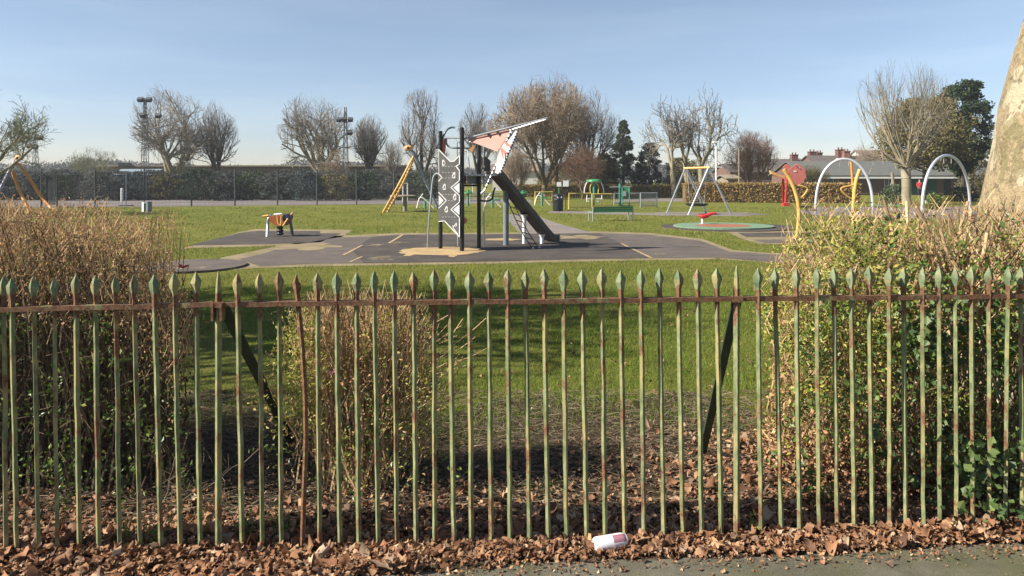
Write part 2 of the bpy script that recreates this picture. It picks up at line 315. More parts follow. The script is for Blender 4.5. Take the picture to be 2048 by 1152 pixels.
m_ybar = M('yellow_barrier_paint', (.62, .47, .12), (.52, .40, .12), 3, .5); m_tealp = M('teal_green_paint', (.06, .26, .18), (.05, .21, .15), 3, .5)
m_wood = stripes_wood('weathered_wood', (.28, .24, .17), (.19, .16, .115)); m_mesh = M('dark_fence_wire', (.05, .055, .06), (.075, .08, .085), 2, .6)
m_brick = brick('red_brick', (.14, .068, .052), (.11, .055, .043), (.17, .14, .12)); m_brown_wall = brick('brown_brick', (.115, .075, .055), (.09, .06, .045), (.14, .12, .10)); m_render = M('pale_render', (.62, .60, .55), (.55, .53, .49), 1.5, .8)
m_roof_grey = roofing('grey_roof_sheets', (.115, .118, .105), (.085, .088, .08)); m_roof_tile = roofing('brown_roof_tiles', (.105, .086, .078), (.08, .067, .061), 1.0); m_roof_pink = roofing('faded_red_tiles', (.22, .145, .12), (.18, .12, .10), 1.0)
m_roof_blue = M('pale_blue_roof', (.24, .31, .36), (.2, .26, .31), 1, .6); m_chim = M('chimney_brick', (.17, .075, .055), (.10, .05, .042), 2, .9); m_glass = M('window_glass', (.03, .035, .04), (.05, .055, .06), 1, .12, spec=.6)
m_green_door = M('dark_green_shutter', (.018, .075, .045), (.014, .06, .036), 2, .6); m_skin = M('skin', (.45, .27, .2), (.4, .24, .18), 4, .6); m_jacket = M('red_jacket_cloth', (.50, .035, .05), (.42, .03, .04), 6, .8); m_trouser = M('dark_trouser_cloth', (.03, .03, .04), (.02, .02, .03), 6, .9)
m_hair = M('grey_hair', (.2, .18, .16), (.14, .12, .1), 9, .9); m_can = can_mat(); m_alu = M('can_metal', (.72, .72, .74), (.62, .62, .64), 6, .3, metal=.6); m_dark_int = M('rope', (.10, .085, .06), (.06, .05, .035), 8, .9)
m_gold = M('pink_wrapper', (.75, .45, .40), (.68, .38, .34), 8, .4)

# ------------------------------------------------------------------ setting: ground, pavement, pads, paths
rng = np.random.default_rng(3)
struct('ground', [sheet([(-230, 4.9, 0), (230, 4.9, 0), (230, 215, 0), (-230, 215, 0)]), sheet([(-230, -30, -.001), (230, -30, -.001), (230, 4.9, 0), (-230, 4.9, 0)])], m_lawn)
def fy(X): return 4.12 + .06 * X          # line of the railings
# soil bed behind the railings with a ragged far edge
xs = np.linspace(-14, 14, 120)
far = 6.75 + .18 * np.sin(xs * 1.7) + .16 * np.sin(xs * 4.3 + 1) + rng.normal(0, .07, len(xs)) - .35 * np.exp(-((xs + 1.9) / .6) ** 2)
top = np.stack([xs, far, np.full_like(xs, .004)], -1); bot = np.stack([xs, fy(xs) - .62, np.full_like(xs, .004)], -1)
i = np.arange(len(xs) - 1); n_ = len(xs)
struct('soil_bed', [(np.concatenate([bot, top]), [np.stack([i, i + 1, i + 1 + n_, i + n_], -1)])], m_soil)
def edge(X): return fy(X) - .245 + .02 * X + .025 * np.sin(np.asarray(X) * 3.1)
xe = np.linspace(-14, 14, 160); ye = edge(xe) + rng.normal(0, .008, 160)
pv = np.concatenate([np.stack([xe, np.full_like(xe, -1.2), np.full_like(xe, .010)], -1), np.stack([xe, ye, np.full_like(xe, .010)], -1)]); i = np.arange(159)
struct('pavement', [(pv, [np.stack([i, i + 1, i + 161, i + 160], -1)])], m_asphalt)
struct('road', [sheet([(-200, -9, .004), (200, -9, .004), (200, -1.3, .004), (-200, -1.3, .004)])], m_pad2)
struct('kerb', [box((0, -1.25, .0), (390, .12, .03))], m_path)
def pad(name, pts, mat, z, th=.0): 
    P = [G(x, y) + np.array([0, 0, z]) for x, y in pts]
    return struct(name, [sheet(P)], mat)
def ell(cx, cy, rx, n=40, k=1.0, rnd=0, seed=1):
    c = G(cx, cy); r = rx * c[1] / F; q = np.random.default_rng(seed); a = np.arange(n) * 2 * math.pi / n
    rr = r * (1 + rnd * np.sin(a * 5 + 1) + rnd * q.normal(0, .5, n)); return np.stack([c[0] + rr * np.cos(a), c[1] + rr * k * np.sin(a), np.zeros(n)], -1)
pad('worn_border', [(455, 541), (520, 536), (700, 532), (960, 528), (1300, 521), (1440, 519), (1640, 533), (1640, 508), (1540, 506), (1465, 500), (1405, 478), (1300, 466), (1198, 463), (960, 466), (800, 466), (670, 472), (560, 492), (440, 516)], m_worn, .004)
pad('rubber_surface_left', [(520, 533), (620, 528), (727, 527), (704, 500), (745, 474), (678, 475), (572, 493), (533, 506), (478, 519)], m_pad2, .010)
pad('rubber_surface', [(727, 527), (1000, 523), (1153, 519), (1298, 517), (1238, 485), (1198, 467), (960, 469), (803, 470), (745, 474), (704, 500)], m_pad, .012)
pad('rubber_surface_right', [(1298, 517), (1427, 515), (1556, 525), (1600, 528), (1600, 512), (1556, 510), (1459, 504), (1401, 482), (1298, 470), (1198, 467), (1238, 485)], m_pad2, .010)
for a, b in (((803, 470), (775, 487)), ((722, 491), (684, 511)), ((722, 514), (697, 525)), ((1240, 488), (1300, 517))):
    P = [G(a[0], a[1]), G(a[0] + 5, a[1]), G(b[0] + 6, b[1]), G(b[0], b[1])]
    struct('surface_joint', [sheet([p + np.array([0, 0, .0165]) for p in P])], m_tan)
pad('worn_border_rocker', [(365, 497), (485, 463), (512, 458), (706, 460), (690, 471), (645, 490)], m_worn, .004)
pad('rubber_surface_rocker', [(378, 491), (482, 466), (511, 462), (640, 462.5), (640, 467), (682, 467), (640, 485), (520, 489)], m_pad, .010)
struct('rubber_surface_round', [prism(ell(385, 534, 103), (0, 0, .05))], m_pad2)
struct('tan_splash', [(ell(882, 503, 84, 60, .95, .06) + np.array([0, 0, .018]), [np.arange(60)]), (ell(905, 513, 9, 14, 2.2, .2, 4) + np.array([0, 0, .019]), [np.arange(14)]), (ell(818, 511, 9, 14, 2.6, .2, 5) + np.array([0, 0, .019]), [np.arange(14)])], m_tan)
struct('tan_splash_far', [(ell(1003, 480, 36, 40, .7, .12, 7) + np.array([0, 0, .018]), [np.arange(40)])], m_tan)
struct('worn_patch', [(ell(612, 494, 70, 30, 1.0, .2, 8) + np.array([0, 0, .014]), [np.arange(30)]), (ell(1160, 475, 45, 30, 1.0, .2, 9) + np.array([0, 0, .017]), [np.arange(30)])], m_worn)
struct('rubber_surface_spinner', [prism(ell(1456, 454.5, 132, 48, .9), (0, 0, .03))], m_pad)
struct('green_rubber_disc', [prism(ell(1446, 454.5, 98, 48, .9) + np.array([0, 0, .03]), (0, 0, .05))], m_padgreen)
struct('red_rubber_disc', [(ell(1446, 455, 54, 40, .9) + np.array([0, 0, .084]), [np.arange(40)])], m_padred)
pad('worn_border_right', [(1450, 462), (1640, 461), (1640, 489), (1520, 489), (1478, 476)], m_worn, .004)
pad('rubber_strip_right', [(1475, 466), (1640, 465), (1640, 473), (1492, 474)], m_pad, .010)
pad('rubber_strip_near', [(1505, 480), (1640, 478), (1640, 486), (1530, 486)], m_pad2, .010)
pad('path', [(1005, 429), (1062, 427), (1112, 446), (1185, 466), (1040, 468), (1020, 446)], m_path, .006)
pad('path_across', [(1100, 422.5), (1190, 423), (1340, 428), (1340, 431), (1180, 428), (1096, 426)], m_path, .006)
pad('rubber_surface_swing', [(1262, 428), (1330, 424.5), (1490, 425), (1540, 429), (1480, 432.5), (1320, 432)], m_path, .008)
pad('rubber_surface_arches', [(1590, 424), (1640, 414), (1990, 414), (2060, 428), (1960, 440), (1640, 432)], m_path, .006)
pad('tarmac_court', [(-700, 420), (190, 414.5), (713, 409), (880, 408), (1062, 405), (1062, 399), (880, 398), (400, 398), (-700, 398)], m_court, .006)
pad('far_path', [(1230, 399), (1330, 396), (1380, 398), (1380, 403), (1230, 403)], m_path, .006)
pad('dry_grass_strip', [(-700, 398), (1000, 397.5), (1000, 395.5), (-700, 395.5)], m_worn, .006)

# ------------------------------------------------------------------ railings
fence = thing('railing_fence', (0, fy(0), 0), 'old green railings with spear tops and flaking rusty paint along the pavement', 'fence')
RX = [(4, 12), (26, 34), (67, 77), (109, 115), (152, 159), (190, 198), (232, 240), (271, 281), (312, 322), (352, 361), (392, 401), (477, 485),
      (518, 525), (556, 563), (594, 604), (636, 640), (675, 680), (713, 718), (751, 757), (790, 794), (827, 832), (867, 870), (901, 908), (940, 943), (977, 983), (1015, 1020),
      (1052, 1059), (1089, 1097), (1128, 1133), (1165, 1174), (1204, 1211), (1242, 1250), (1281, 1288), (1320, 1328), (1358, 1366), (1396, 1404), (1434, 1443), (1514, 1522),
      (1552, 1563), (1592, 1600), (1630, 1638), (1668, 1675), (1703, 1709), (1740, 1745), (1775, 1779), (1808, 1812), (1842, 1847), (1875, 1880), (1909, 1913), (1942, 1946), (1975, 1979), (2012, 2011), (2045, 2045)]
RX = [(-76, -68), (-36, -28)] + RX + [(2079, 2080), (2112, 2112)]
def fpt(px, z=0.0):
    t = 4.12 / (1 - .06 * (px - 1024) / F); return np.array([(px - 1024) * t / F, t, z])
def rail_z(px): return 1.368 + .018 * min(max(px / 437, 0), 1) if px < 437 else 1.384
def sq(zs, rs, ox=None, oy=None):
    V = []
    for k, (z, r) in enumerate(zip(zs, rs)):
        rx, ry = r if isinstance(r, tuple) else (r, r); dx = ox[k] if ox is not None else 0; dy = oy[k] if oy is not None else 0
        V += [(dx - rx, dy, z), (dx, dy - ry, z), (dx + rx, dy, z), (dx, dy + ry, z)]
    k = len(zs); i = np.arange(k - 1)[:, None] * 4; j = np.arange(4)[None]; j2 = (j + 1) % 4
    return np.array(V), [np.stack([i + j, i + j2, i + 4 + j2, i + 4 + j], -1).reshape(-1, 4), np.arange(4)[::-1], (k - 1) * 4 + np.arange(4)]
def bar_mesh(name, parts, mat):
    o = mk(name, parts, mat); me = o.data; bpy.data.objects.remove(o); return me
bars, heads = [], []
for v in range(6):
    q = np.random.default_rng(100 + v); zs = np.linspace(-.06, 1.425, 12)
    bars.append(bar_mesh('railing_bar', [sq(zs, .0142 * q.uniform(.93, 1.06, 12), q.normal(0, .0012, 12), q.normal(0, .0012, 12))], m_paint))
    k = q.uniform(.9, 1.08)
    heads.append(bar_mesh('spear_head', [sq([1.4252, 1.447, 1.475, 1.497, 1.515, 1.54, 1.562], [(.0150, .015), (.0155, .015), (.023 * k, .019), (.0290 * k, .023), (.0265 * k, .021), (.013, .013), (.0015, .0015)], q.normal(0, .0012, 7))], m_headp))
random.seed(5)
for k, (xt, xb) in enumerate(RX):
    pr = fpt(xt, 0); pb = fpt(xb, 0); zr = rail_z(xt)
    a = math.atan2((xt - xb) * pr[1] / F, zr)
    if xt == 594:                                   # the bent one
        q = np.random.default_rng(9); zs = np.linspace(-.06, 1.425, 16)
        ox = np.interp(zs, [-.06, .25, .62, .9, 1.2, 1.38, 1.43], [.0, .008, .022, .018, -.002, -.02, -.024]) + .0
        o = mk('railing_bar', [sq(zs, [.0142] * 16, ox)], m_rail); o.rotation_euler = (0, 0, 0)
        hd = mk('spear_head', [sq([1.4252, 1.45, 1.475, 1.50, 1.515, 1.555], [(.015, .015), (.016, .016), (.022, .019), (.024, .02), (.015, .02), (.002, .002)], [-.024, -.026, -.028, -.03, -.034, -.03])], m_rail)
    else:
        o = bpy.data.objects.new('railing_bar', bars[k % 6]); COL.objects.link(o)
        hd = bpy.data.objects.new('spear_head', heads[(k * 5 + k // 7) % 6]); COL.objects.link(hd)
        o.rotation_euler = (random.uniform(-.012, .012), a, random.uniform(-.22, .22))
    o.parent = fence; o.location = Vector(pb) - fence.location; o.location.z = (zr - 1.384) + random.uniform(-.008, .006)
    hd.parent = o
def rail(px0, px1, dz0=0, dz1=0):
    pts = []; q = np.random.default_rng(int(px0) + 500)
    for px in np.linspace(px0, px1, 26):
        p = fpt(px, rail_z(px)); p[1] += q.normal(0, .0006) ; p[2] += q.normal(0, .0012); pts.append(p)
    P = np.array(pts); V = []
    for p in P:
        V += [p + (0, -.021, -.014), p + (0, -.021, .012), p + (0, .021, .012), p + (0, .021, -.014)]
    n = len(P); i = np.arange(n - 1)[:, None] * 4; j = np.arange(4)[None]; j2 = (j + 1) % 4
    mk('top_rail', [(np.array(V), [np.stack([i + j, i + j2, i + 4 + j2, i + 4 + j], -1).reshape(-1, 4), np.arange(4), (n - 1) * 4 + np.arange(4)])], m_rail, fence)
rail(-120, 426); rail(447, 1463); rail(1483, 2130)
for px, zt, foot in ((437, 1.568, (590, 882)), (1473, 1.575, (1402, 905))):
    p = fpt(px); zs = [-.1, .4, .9, 1.30, 1.42, 1.46, zt - .05, zt]
    po = mk('railing_post', [(sq(zs, [.019, .019, .0185, .019, .019, .017, .013, .003])[0] + p, sq(zs, [.02] * 8)[1])], m_paint, fence)
    bk = [box(p + (-.024, -.006, 1.345), (.012, .05, .10)), box(p + (.024, -.006, 1.345), (.012, .05, .10)), box(p + (0, -.022, 1.384), (.075, .012, .03))] if px == 437 else [box(p + (0, -.02, 1.384), (.06, .012, .036))]
    mk('rail_bracket', bk, m_rail, po)
    g = G(*foot); t = p + (0.012, .03, 1.37)
    mk('raking_brace', [beam(t, g - (0, 0, .05), .012, .062, up=(1, .35, 0))], m_brace, fence)

# ------------------------------------------------------------------ leaf litter and small ground stuff
def litter(n, seed, zone, size, pile):
    q = np.random.default_rng(seed); C = zone(q, n); n = len(C)
    k = 14; a = np.arange(k) * 2 * math.pi / k + .22
    base_r = np.array([1, .80, .95, .74, .86, .76, .78, .45, .78, .76, .86, .74, .95, .80])
    r = base_r[None] * q.uniform(.75, 1.2, (n, k)); L = (size * q.lognormal(0, .32, n))[:, None]
    x = np.concatenate([np.zeros((n, 1)), r * np.cos(a) * L * .5, ], 1); y = np.concatenate([np.zeros((n, 1)), r * np.sin(a) * L * .46], 1)
    c1 = q.normal(0, 1, (n, 1)); c2 = q.normal(.4, 1.1, (n, 1)); c3 = q.normal(0, .8, (n, 1)); R = np.hypot(x, y) / L
    z = (c1 * x * x + c2 * y * y + c3 * x * y) / L * 1.1 + q.normal(0, .03, (n, k + 1)) * L
    # roll the blade up along its length
    cu = q.uniform(.4, 4.2, (n, 1)) / L; y2 = np.sin(y * cu) / cu; z = z + (1 - np.cos(y * cu)) / cu
    z = z * np.where(q.random((n, 1)) < .5, -1, 1)
    P = np.stack([x, y2, z], -1)
    A = q.uniform(0, 6.28, n); t = np.clip(q.normal(0, .30, n), -1.1, 1.1); p2 = np.clip(q.normal(0, .27, n), -1., 1.)
    def rot(ax, ang):
        c, s = np.cos(ang), np.sin(ang); o = np.zeros((n, 3, 3)); i, j, kx = ((0, 1, 2), (1, 2, 0), (2, 0, 1))[ax]
        o[:, i, i] = 1; o[:, j, j] = c; o[:, kx, kx] = c; o[:, j, kx] = -s; o[:, kx, j] = s; return o
    R3 = rot(2, A) @ rot(0, t) @ rot(1, p2); P = np.einsum('nij,nkj->nki', R3, P)
    P[..., 2] -= np.minimum(P[..., 2].min(1), 0)[:, None] * .6
    P += C[:, None]; P[..., 2] = np.maximum(P[..., 2], .012)
    b = (np.arange(n) * (k + 1))[:, None]; T = np.stack([np.zeros(k, int), 1 + np.arange(k), 1 + (np.arange(k) + 1) % k], -1)
    return P.reshape(-1, 3), [(b[:, :, None] + T[None]).reshape(-1, 3)]
def pile(X, Y):
    d = Y - fy(X); e = np.exp(-(d / .22) ** 2); return (.012 + .045 * np.clip((-X - .6) / 2, 0, 1) + .05 * np.clip((X - .8) / 2, 0, 1) ) * e + .008
def z_strip(q, n):
    X = q.uniform(-3.6, 3.9, n); d = np.where(q.random(n) < .45, -.20 + .26 * q.random(n), q.normal(.05, .17, n)); d = np.maximum(np.minimum(d, 1.0), edge(X) - fy(X) - .02 + .06 * q.random(n) - .1 * (X < -1.0)); Y = fy(X) + d
    return np.stack([X, Y, .012 + pile(X, Y) * q.random(n)], -1)
def z_bed(q, n):
    X = q.uniform(-4.4, 4.8, n); d = q.exponential(.40, n); k = d < 2.3; X, d = X[k], d[k]; Y = fy(X) + .1 + d; return np.stack([X, Y, .012 + .03 * q.random(len(X)) * np.exp(-d)], -1)
def z_bed2(q, n):
    X = q.normal(2.25, .7, n); Y = q.normal(5.1, .35, n); k = (Y > 4.35) & (Y < 6.3); X, Y = X[k], Y[k]; return np.stack([X, Y, .012 + .16 * q.random(len(X)) * np.exp(-((X - 2.2) / .7) ** 2)], -1)
def z_pave(q, n):
    X = q.uniform(-2.6, 3.5, n); return np.stack([X, edge(X) - np.abs(q.normal(0, .10, n)) - .01, np.full(n, .014)], -1)
def z_left(q, n):
    X = q.uniform(-3.4, -.5, n); Y = edge(X) - q.uniform(-.05, .36, n) * np.clip((-X - .75) / .5, 0, 1); return np.stack([X, Y, .014 + .05 * q.random(n)], -1)
def z_lawn(q, n):
    Y = q.uniform(6.6, 12, n); X = q.uniform(-.7, .7, n) * Y * .55; return np.stack([X, Y, np.full(n, .03)], -1)
lt = struct('fallen_leaves', [litter(2300, 1, z_strip, .055, 0), litter(9500, 11, z_strip, .029, 0), litter(1500, 2, z_bed, .050, 0), litter(3600, 12, z_bed, .028, 0), litter(900, 3, z_bed2, .050, 0), litter(1800, 13, z_bed2, .030, 0), litter(110, 4, z_pave, .026, 0), litter(800, 5, z_left, .058, 0), litter(1300, 15, z_left, .036, 0), litter(260, 6, z_lawn, .04, 0)], m_litter, 'stuff')
lt.data.polygons.foreach_set('use_smooth', np.ones(len(lt.data.polygons), bool))
# crumbs of leaf on the pavement edge and the bed
q = np.random.default_rng(12); n = 9000; X = q.uniform(-3.6, 4, n); d = np.where(q.random(n) < .5, q.uniform(-.34, .1, n), q.exponential(.8, n)); d = np.minimum(d, 2.4); C = np.stack([X, fy(X) + d, .014 + .02 * q.random(n)], -1)
struct('leaf_crumbs', [leaves(C, .022, q, .6, 0, (0, 0, 1.5))], m_litter, 'stuff')
n = 500; X = q.uniform(-3, 3.8, n); C = np.stack([X, edge(X) - np.abs(q.normal(0, .16, n)), np.full(n, .015)], -1)
struct('leaf_crumbs_on_pavement', [leaves(C, .014, q, .6, 0, (0, 0, 3), fold=.02)], m_litter, 'stuff')
# dry stalks lying on the bed
n = 9000; Y = q.uniform(4.4, 7.0, n); X = q.uniform(-2.6, 2.4, n) * 1.2; a = q.uniform(0, 6.28, n); L = q.uniform(.03, .16, n); P0 = np.stack([X, Y, .012 + .02 * q.random(n)], -1); P1 = P0 + np.stack([np.cos(a) * L, np.sin(a) * L * .6, q.uniform(-.005, .035, n)], -1)
struct('dry_stalks', [segs(P0, P1, .0022, .0014)], m_straw, 'stuff')
# large dead leaves one can point at
for (px, py, sz, sd, lab) in ((1467, 888, .19, 3, 'large tan dead plane leaf propped up beside the right raking brace'), (1280, 1084, .085, 33, 'pale curled dead leaf lying right behind the drink can'), (1832, 1058, .11, 8, 'pale round dead leaf at the foot of the railings on the right'), (700, 1082, .11, 11, 'pale cupped dead leaf under the fifth railing right of the bent bar')):
    c = G(px, py + 12); P, Fs = litter(1, sd, lambda q, n: np.array([[c[0], c[1], .07 if sz > .15 else .035]]), sz, 0)
    tag(mk('dead_leaf', [(P, Fs)], ML('pale_dead_leaf', [(.36, .22, .12), (.40, .25, .14)], .7, .1), loc=c), lab, 'leaf')
# drink can
ca = G(1183, 1107); cb = G(1255, 1098); d = nrm(cb - ca); L = .205 * .96; R = .040
can = thing('drink_can', (ca + cb) / 2 + np.array([0, 0, .050]), 'white and faded red drink can lying among dead leaves at the pavement edge', 'can')
pr = [(.026, 0), (.031, .004), (R * .86, .008), (R, .02), (R, .165), (R * .93, .178), (.031, .19), (.030, .196), (.027, .196), (.026, .192)]
body = mk('can_body', [lathe(pr[1:7], n=28)], m_can, smooth=True); lid = mk('can_lid', [lathe([(.0305, .1895), (.0315, .1935), (.031, .1965), (.028, .1965), (.027, .192), (.001, .192)], n=28)], m_alu); btm = mk('can_base', [lathe([(.001, .004), (.022, .002), (.026, 0), (.0305, .0038)], n=28)], m_alu)
ct = mk('ring_pull', [lathe([(.009, .1922), (.010, .1945), (.004, .1948)], n=12, loc=(.006, 0, 0))], m_alu)
for o in (body, lid, btm): o.parent = can; o.location = (0, 0, 0)
ct.parent = lid
for o in (body, lid, btm):
    o.data.transform(Matrix.Translation((0, 0, -.098)))
ct.data.transform(Matrix.Translation((0, 0, -.098)))
can.rotation_euler = (Vector(d) + Vector((0, 0, .05))).to_track_quat('Z', 'X').to_euler()
# scraps
def scrap(name, px, py, s, mat, lab, cat, z=0.02):
    c = G(px, py); q = np.random.default_rng(px); P, Fs = litter(1, px, lambda q, n: np.array([[c[0], c[1], z]]), s, 0)
    return tag(mk(name, [(P, Fs)], mat, loc=c), lab, cat)
scrap('paper_scrap', 848, 995, .05, m_white, 'tiny white paper scrap on the soil behind the railings', 'litter'); scrap('plastic_scrap', 921, 1036, .06, m_white, 'crumpled whitish plastic scrap among leaves near the railing foot', 'litter')
scrap('red_wrapper', 1287, 731, .07, m_redp, 'small red wrapper lying out on the grass beyond the railings', 'litter')
c = W(665, 752, 4.72); P, Fs = litter(1, 77, lambda q, n: np.array([c]), .19, 0); tag(mk('torn_wrapper', [(P, Fs)], m_gold, loc=c), 'torn pink and white wrapper caught in the middle bush', 'litter')
c = W(366, 537, 5.1); P, Fs = litter(1, 78, lambda q, n: np.array([c]), .05, 0); tag(mk('red_plastic_scrap', [(P, Fs)], m_redp, loc=c), 'small pinkish red plastic scrap caught at the left hedge end', 'litter')
# weeds at the foot of the railings
for k, (px, py, lab) in enumerate(((258, 1092, 'low green weed tuft at the railing foot, left of the two near the corner'), (312, 1100, 'small green weed tuft at the railing foot beside a larger weed tuft'), (492, 1082, 'green weed tuft at the foot of the bar right of the left post'), (566, 1080, 'thin green weed tuft just left of the bent bar foot'), (1505, 1068, 'single bright green seedling at the foot of the right post'))):
    c = G(px, py); q = np.random.default_rng(40 + k); n = 55 if k < 4 else 14; C = c + np.stack([q.normal(0, .035, n), q.normal(0, .03, n), q.uniform(.03, .13, n)], -1)
    t = thing('weed_tuft', c, lab, 'weed', 'weeds at the railing foot'); mk('leaf', [leaves(C, .026, q, .5, .6)], m_leaf_yellow if k == 4 else m_leaf_green, t)['kind'] = 'stuff'
    B = c + np.stack([q.normal(0, .02, 14), q.normal(0, .02, 14), np.zeros(14)], -1); mk('stem', [segs(B, B + np.stack([q.normal(0, .03, 14), q.normal(0, .03, 14), q.uniform(.08, .14, 14)], -1), .0015, .001)], m_leaf_green, t)['kind'] = 'stuff'

# ------------------------------------------------------------------ lawn blades
def blades(n, y0, y1, hh, ww, seed, xr=.74, keep=None):
    q = np.random.default_rng(seed); u = q.random(n); Y = np.sqrt(y0 ** 2 + u * (y1 ** 2 - y0 ** 2)); X = q.uniform(-xr, xr, n) * Y
    k = np.ones(n, bool) if keep is None else keep(X, Y, q); X, Y = X[k], Y[k]; n = len(X); h = hh * q.lognormal(0, .3, n) * (1 + .5 * np.sin(X * 2.1 + Y) * np.sin(Y * 1.3)); a = q.uniform(0, 6.28, n); lx, ly = q.normal(0, .45, n) * h, q.normal(0, .45, n) * h
    B = np.stack([X, Y, np.zeros(n)], -1); s = np.stack([np.cos(a), np.sin(a), np.zeros(n)], -1) * ww * .5; T = B + np.stack([lx, ly, h], -1)
    return np.stack([B - s, B + s, T], 1).reshape(-1, 3), [np.arange(n * 3).reshape(-1, 3)]
from math import pi
def in_poly(X, Y, pts):
    P = np.array([G(*p)[:2] for p in pts]); ins = np.zeros(len(X), bool); j = len(P) - 1
    for i in range(len(P)):
        c = ((P[i, 1] > Y) != (P[j, 1] > Y)) & (X < (P[j, 0] - P[i, 0]) * (Y - P[i, 1]) / (P[j, 1] - P[i, 1] + 1e-12) + P[i, 0]); ins ^= c; j = i
    return ins
HARD = [[(460, 540), (520, 536), (700, 531), (960, 527), (1300, 521), (1440, 519), (1640, 533), (1640, 508), (1540, 506), (1465, 500), (1405, 478), (1300, 466), (1198, 463), (1062, 427), (1005, 429), (1040, 466), (800, 466), (670, 472), (560, 492), (440, 516)],
        [(368, 497), (485, 463), (512, 458), (706, 460), (690, 471), (645, 490)], [(285, 535), (385, 515), (490, 530), (420, 556), (320, 556)], [(1324, 454), (1390, 444.5), (1520, 444.5), (1590, 454), (1520, 464), (1390, 464)], [(1455, 463), (1640, 461), (1640, 489), (1520, 489), (1478, 476)],
        [(1096, 426), (1100, 422), (1190, 422.5), (1340, 424), (1490, 424), (1540, 429), (1480, 433), (1180, 429)], [(1590, 424), (1640, 414), (1990, 414), (2060, 428), (1960, 440), (1640, 432)]]
def lawn_keep(X, Y, q):
    edge_y = 6.75 + .18 * np.sin(X * 1.7) + .16 * np.sin(X * 4.3 + 1) - .35 * np.exp(-((X + 1.9) / .6) ** 2)
    k = Y > edge_y - .25 + q.exponential(.16, len(X))
    k &= q.random(len(X)) < .72 + .5 * np.sin(X * .9 + 1.3 * np.sin(Y * .7)) * np.sin(Y * .8 + X * .33) + .25 * np.sin(X * 2.9 + Y * 1.7)
    for h_ in HARD: k &= ~in_poly(X, Y, h_)
    return k
struct('grass', [blades(170000, 6.2, 13.5, .045, .007, 21, keep=lawn_keep), ], m_blade, 'stuff')
struct('far_grass', [blades(30000, 9, 15, .045, .009, 26, keep=lawn_keep), blades(120000, 13, 24, .05, .013, 22, keep=lawn_keep), blades(90000, 24, 47, .055, .028, 23, keep=lawn_keep)], m_blade_far, 'stuff')
# rougher tufts where the lawn meets the bed
q = np.random.default_rng(31); n = 9000; X = q.uniform(-4, 4, n); Y = 6.35 + .2 * np.sin(X * 2) + q.normal(0, .3, n); h = .05 * q.lognormal(0, .35, n); B = np.stack([X, Y, np.zeros(n)], -1); a = q.uniform(0, 6.28, n); s = np.stack([np.cos(a), np.sin(a), np.zeros(n)], -1) * .003
struct('grass_edge', [(np.stack([B - s, B + s, B + np.stack([q.normal(0, .5, n) * h, q.normal(0, .5, n) * h, h], -1)], 1).reshape(-1, 3), [np.arange(n * 3).reshape(-1, 3)])], m_blade, 'stuff')

# ------------------------------------------------------------------ hedges by the railings
def stems(q, B, T, r0, r1, nseg=5, wig=.03):
    """from base points B to tips T, bent; returns segment arrays and all nodes"""
    n = len(B); P = B.copy(); A0, A1, R0, R1 = [], [], [], []
    for i in range(nseg):
        t = (i + 1) / nseg; Q = B + (T - B) * t + q.normal(0, wig, (n, 3)) * np.array([1, 1, .4]) * (1 if i < nseg - 1 else .3)
        A0.append(P); A1.append(Q); R0.append(r0 + (r1 - r0) * (t - 1 / nseg) + np.zeros(n)); R1.append(r0 + (r1 - r0) * t + np.zeros(n)); P = Q
    return np.concatenate(A0), np.concatenate(A1), np.concatenate(R0), np.concatenate(R1)
def keepL(*A):
    k = np.ones(len(A[0]), bool)
    for C in A: k &= C[:, 0] < -.445 * C[:, 1] + .06 * np.sin(C[:, 2] * 5 + C[:, 1] * 3) + .05 * np.sin(C[:, 2] * 13 + C[:, 1] * 11) + .07 * np.sin(np.arange(len(C)) * 12.9898) ** 3 - .16 * np.clip(C[:, 2] - 1.15, 0, 1)
    return [C[k] for C in A] if len(A) > 1 else A[0][k]
def keepR(*A):
    k = np.ones(len(A[0]), bool)
    for C in A: k &= C[:, 0] > .346 * C[:, 1] + .06 * np.sin(C[:, 2] * 5 + C[:, 1] * 3) + .05 * np.sin(C[:, 2] * 13 + C[:, 1] * 11) + .07 * np.sin(np.arange(len(C)) * 12.9898) ** 3 + .16 * np.clip(C[:, 2] - .9, 0, 1)
    return [C[k] for C in A] if len(A) > 1 else A[0][k]
# left hedge
q = np.random.default_rng(51)
def ztop_l(X): return np.interp(X, [-5.5, -3.5, -2.78, -2.5, -2.32, -2.18, -2.05], [1.86, 1.83, 1.76, 1.63, 1.42, 1.18, .6]) + .05 * np.sin(X * 9)
HL = thing('hedge', (-3.4, 5.1, 0), 'tall brown winter hedge with dry twiggy top behind the railings at left', 'hedge')
n = 900; X = q.uniform(-5.4, -2.12, n); Yb = q.uniform(4.75, 5.6, n); B = np.stack([X + q.normal(0, .05, n), Yb, np.zeros(n)], -1); T = np.stack([X, q.uniform(4.5, 5.85, n), ztop_l(X) * q.uniform(.72, 1.03, n)], -1)
B, T = keepL(B, T); s1 = segs(*stems(q, B, T, .0075, .003, 6, .035))
mk('stem', [s1], m_twig_dark, HL)['kind'] = 'stuff'
def twigs_in(q, n, Xr, Yr, ztop, zlow, L, up, r=.0022):
    X = q.uniform(*Xr, n); Y = q.uniform(*Yr, n); zt = ztop(X); z = zt * (zlow + (1 - zlow) * q.random(n) ** .7); P0 = np.stack([X, Y, z], -1); d = rvec(q, n) * .75 + np.array([0, 0, up]); d /= np.linalg.norm(d, axis=1)[:, None]; P1 = P0 + d * (L * q.uniform(.4, 1.3, n))[:, None]; return P0, P1
def clumps(q, centers, n, sd):
    C = centers[q.integers(0, len(centers), n)]; return C + q.normal(0, 1, (n, 3)) * np.array(sd)
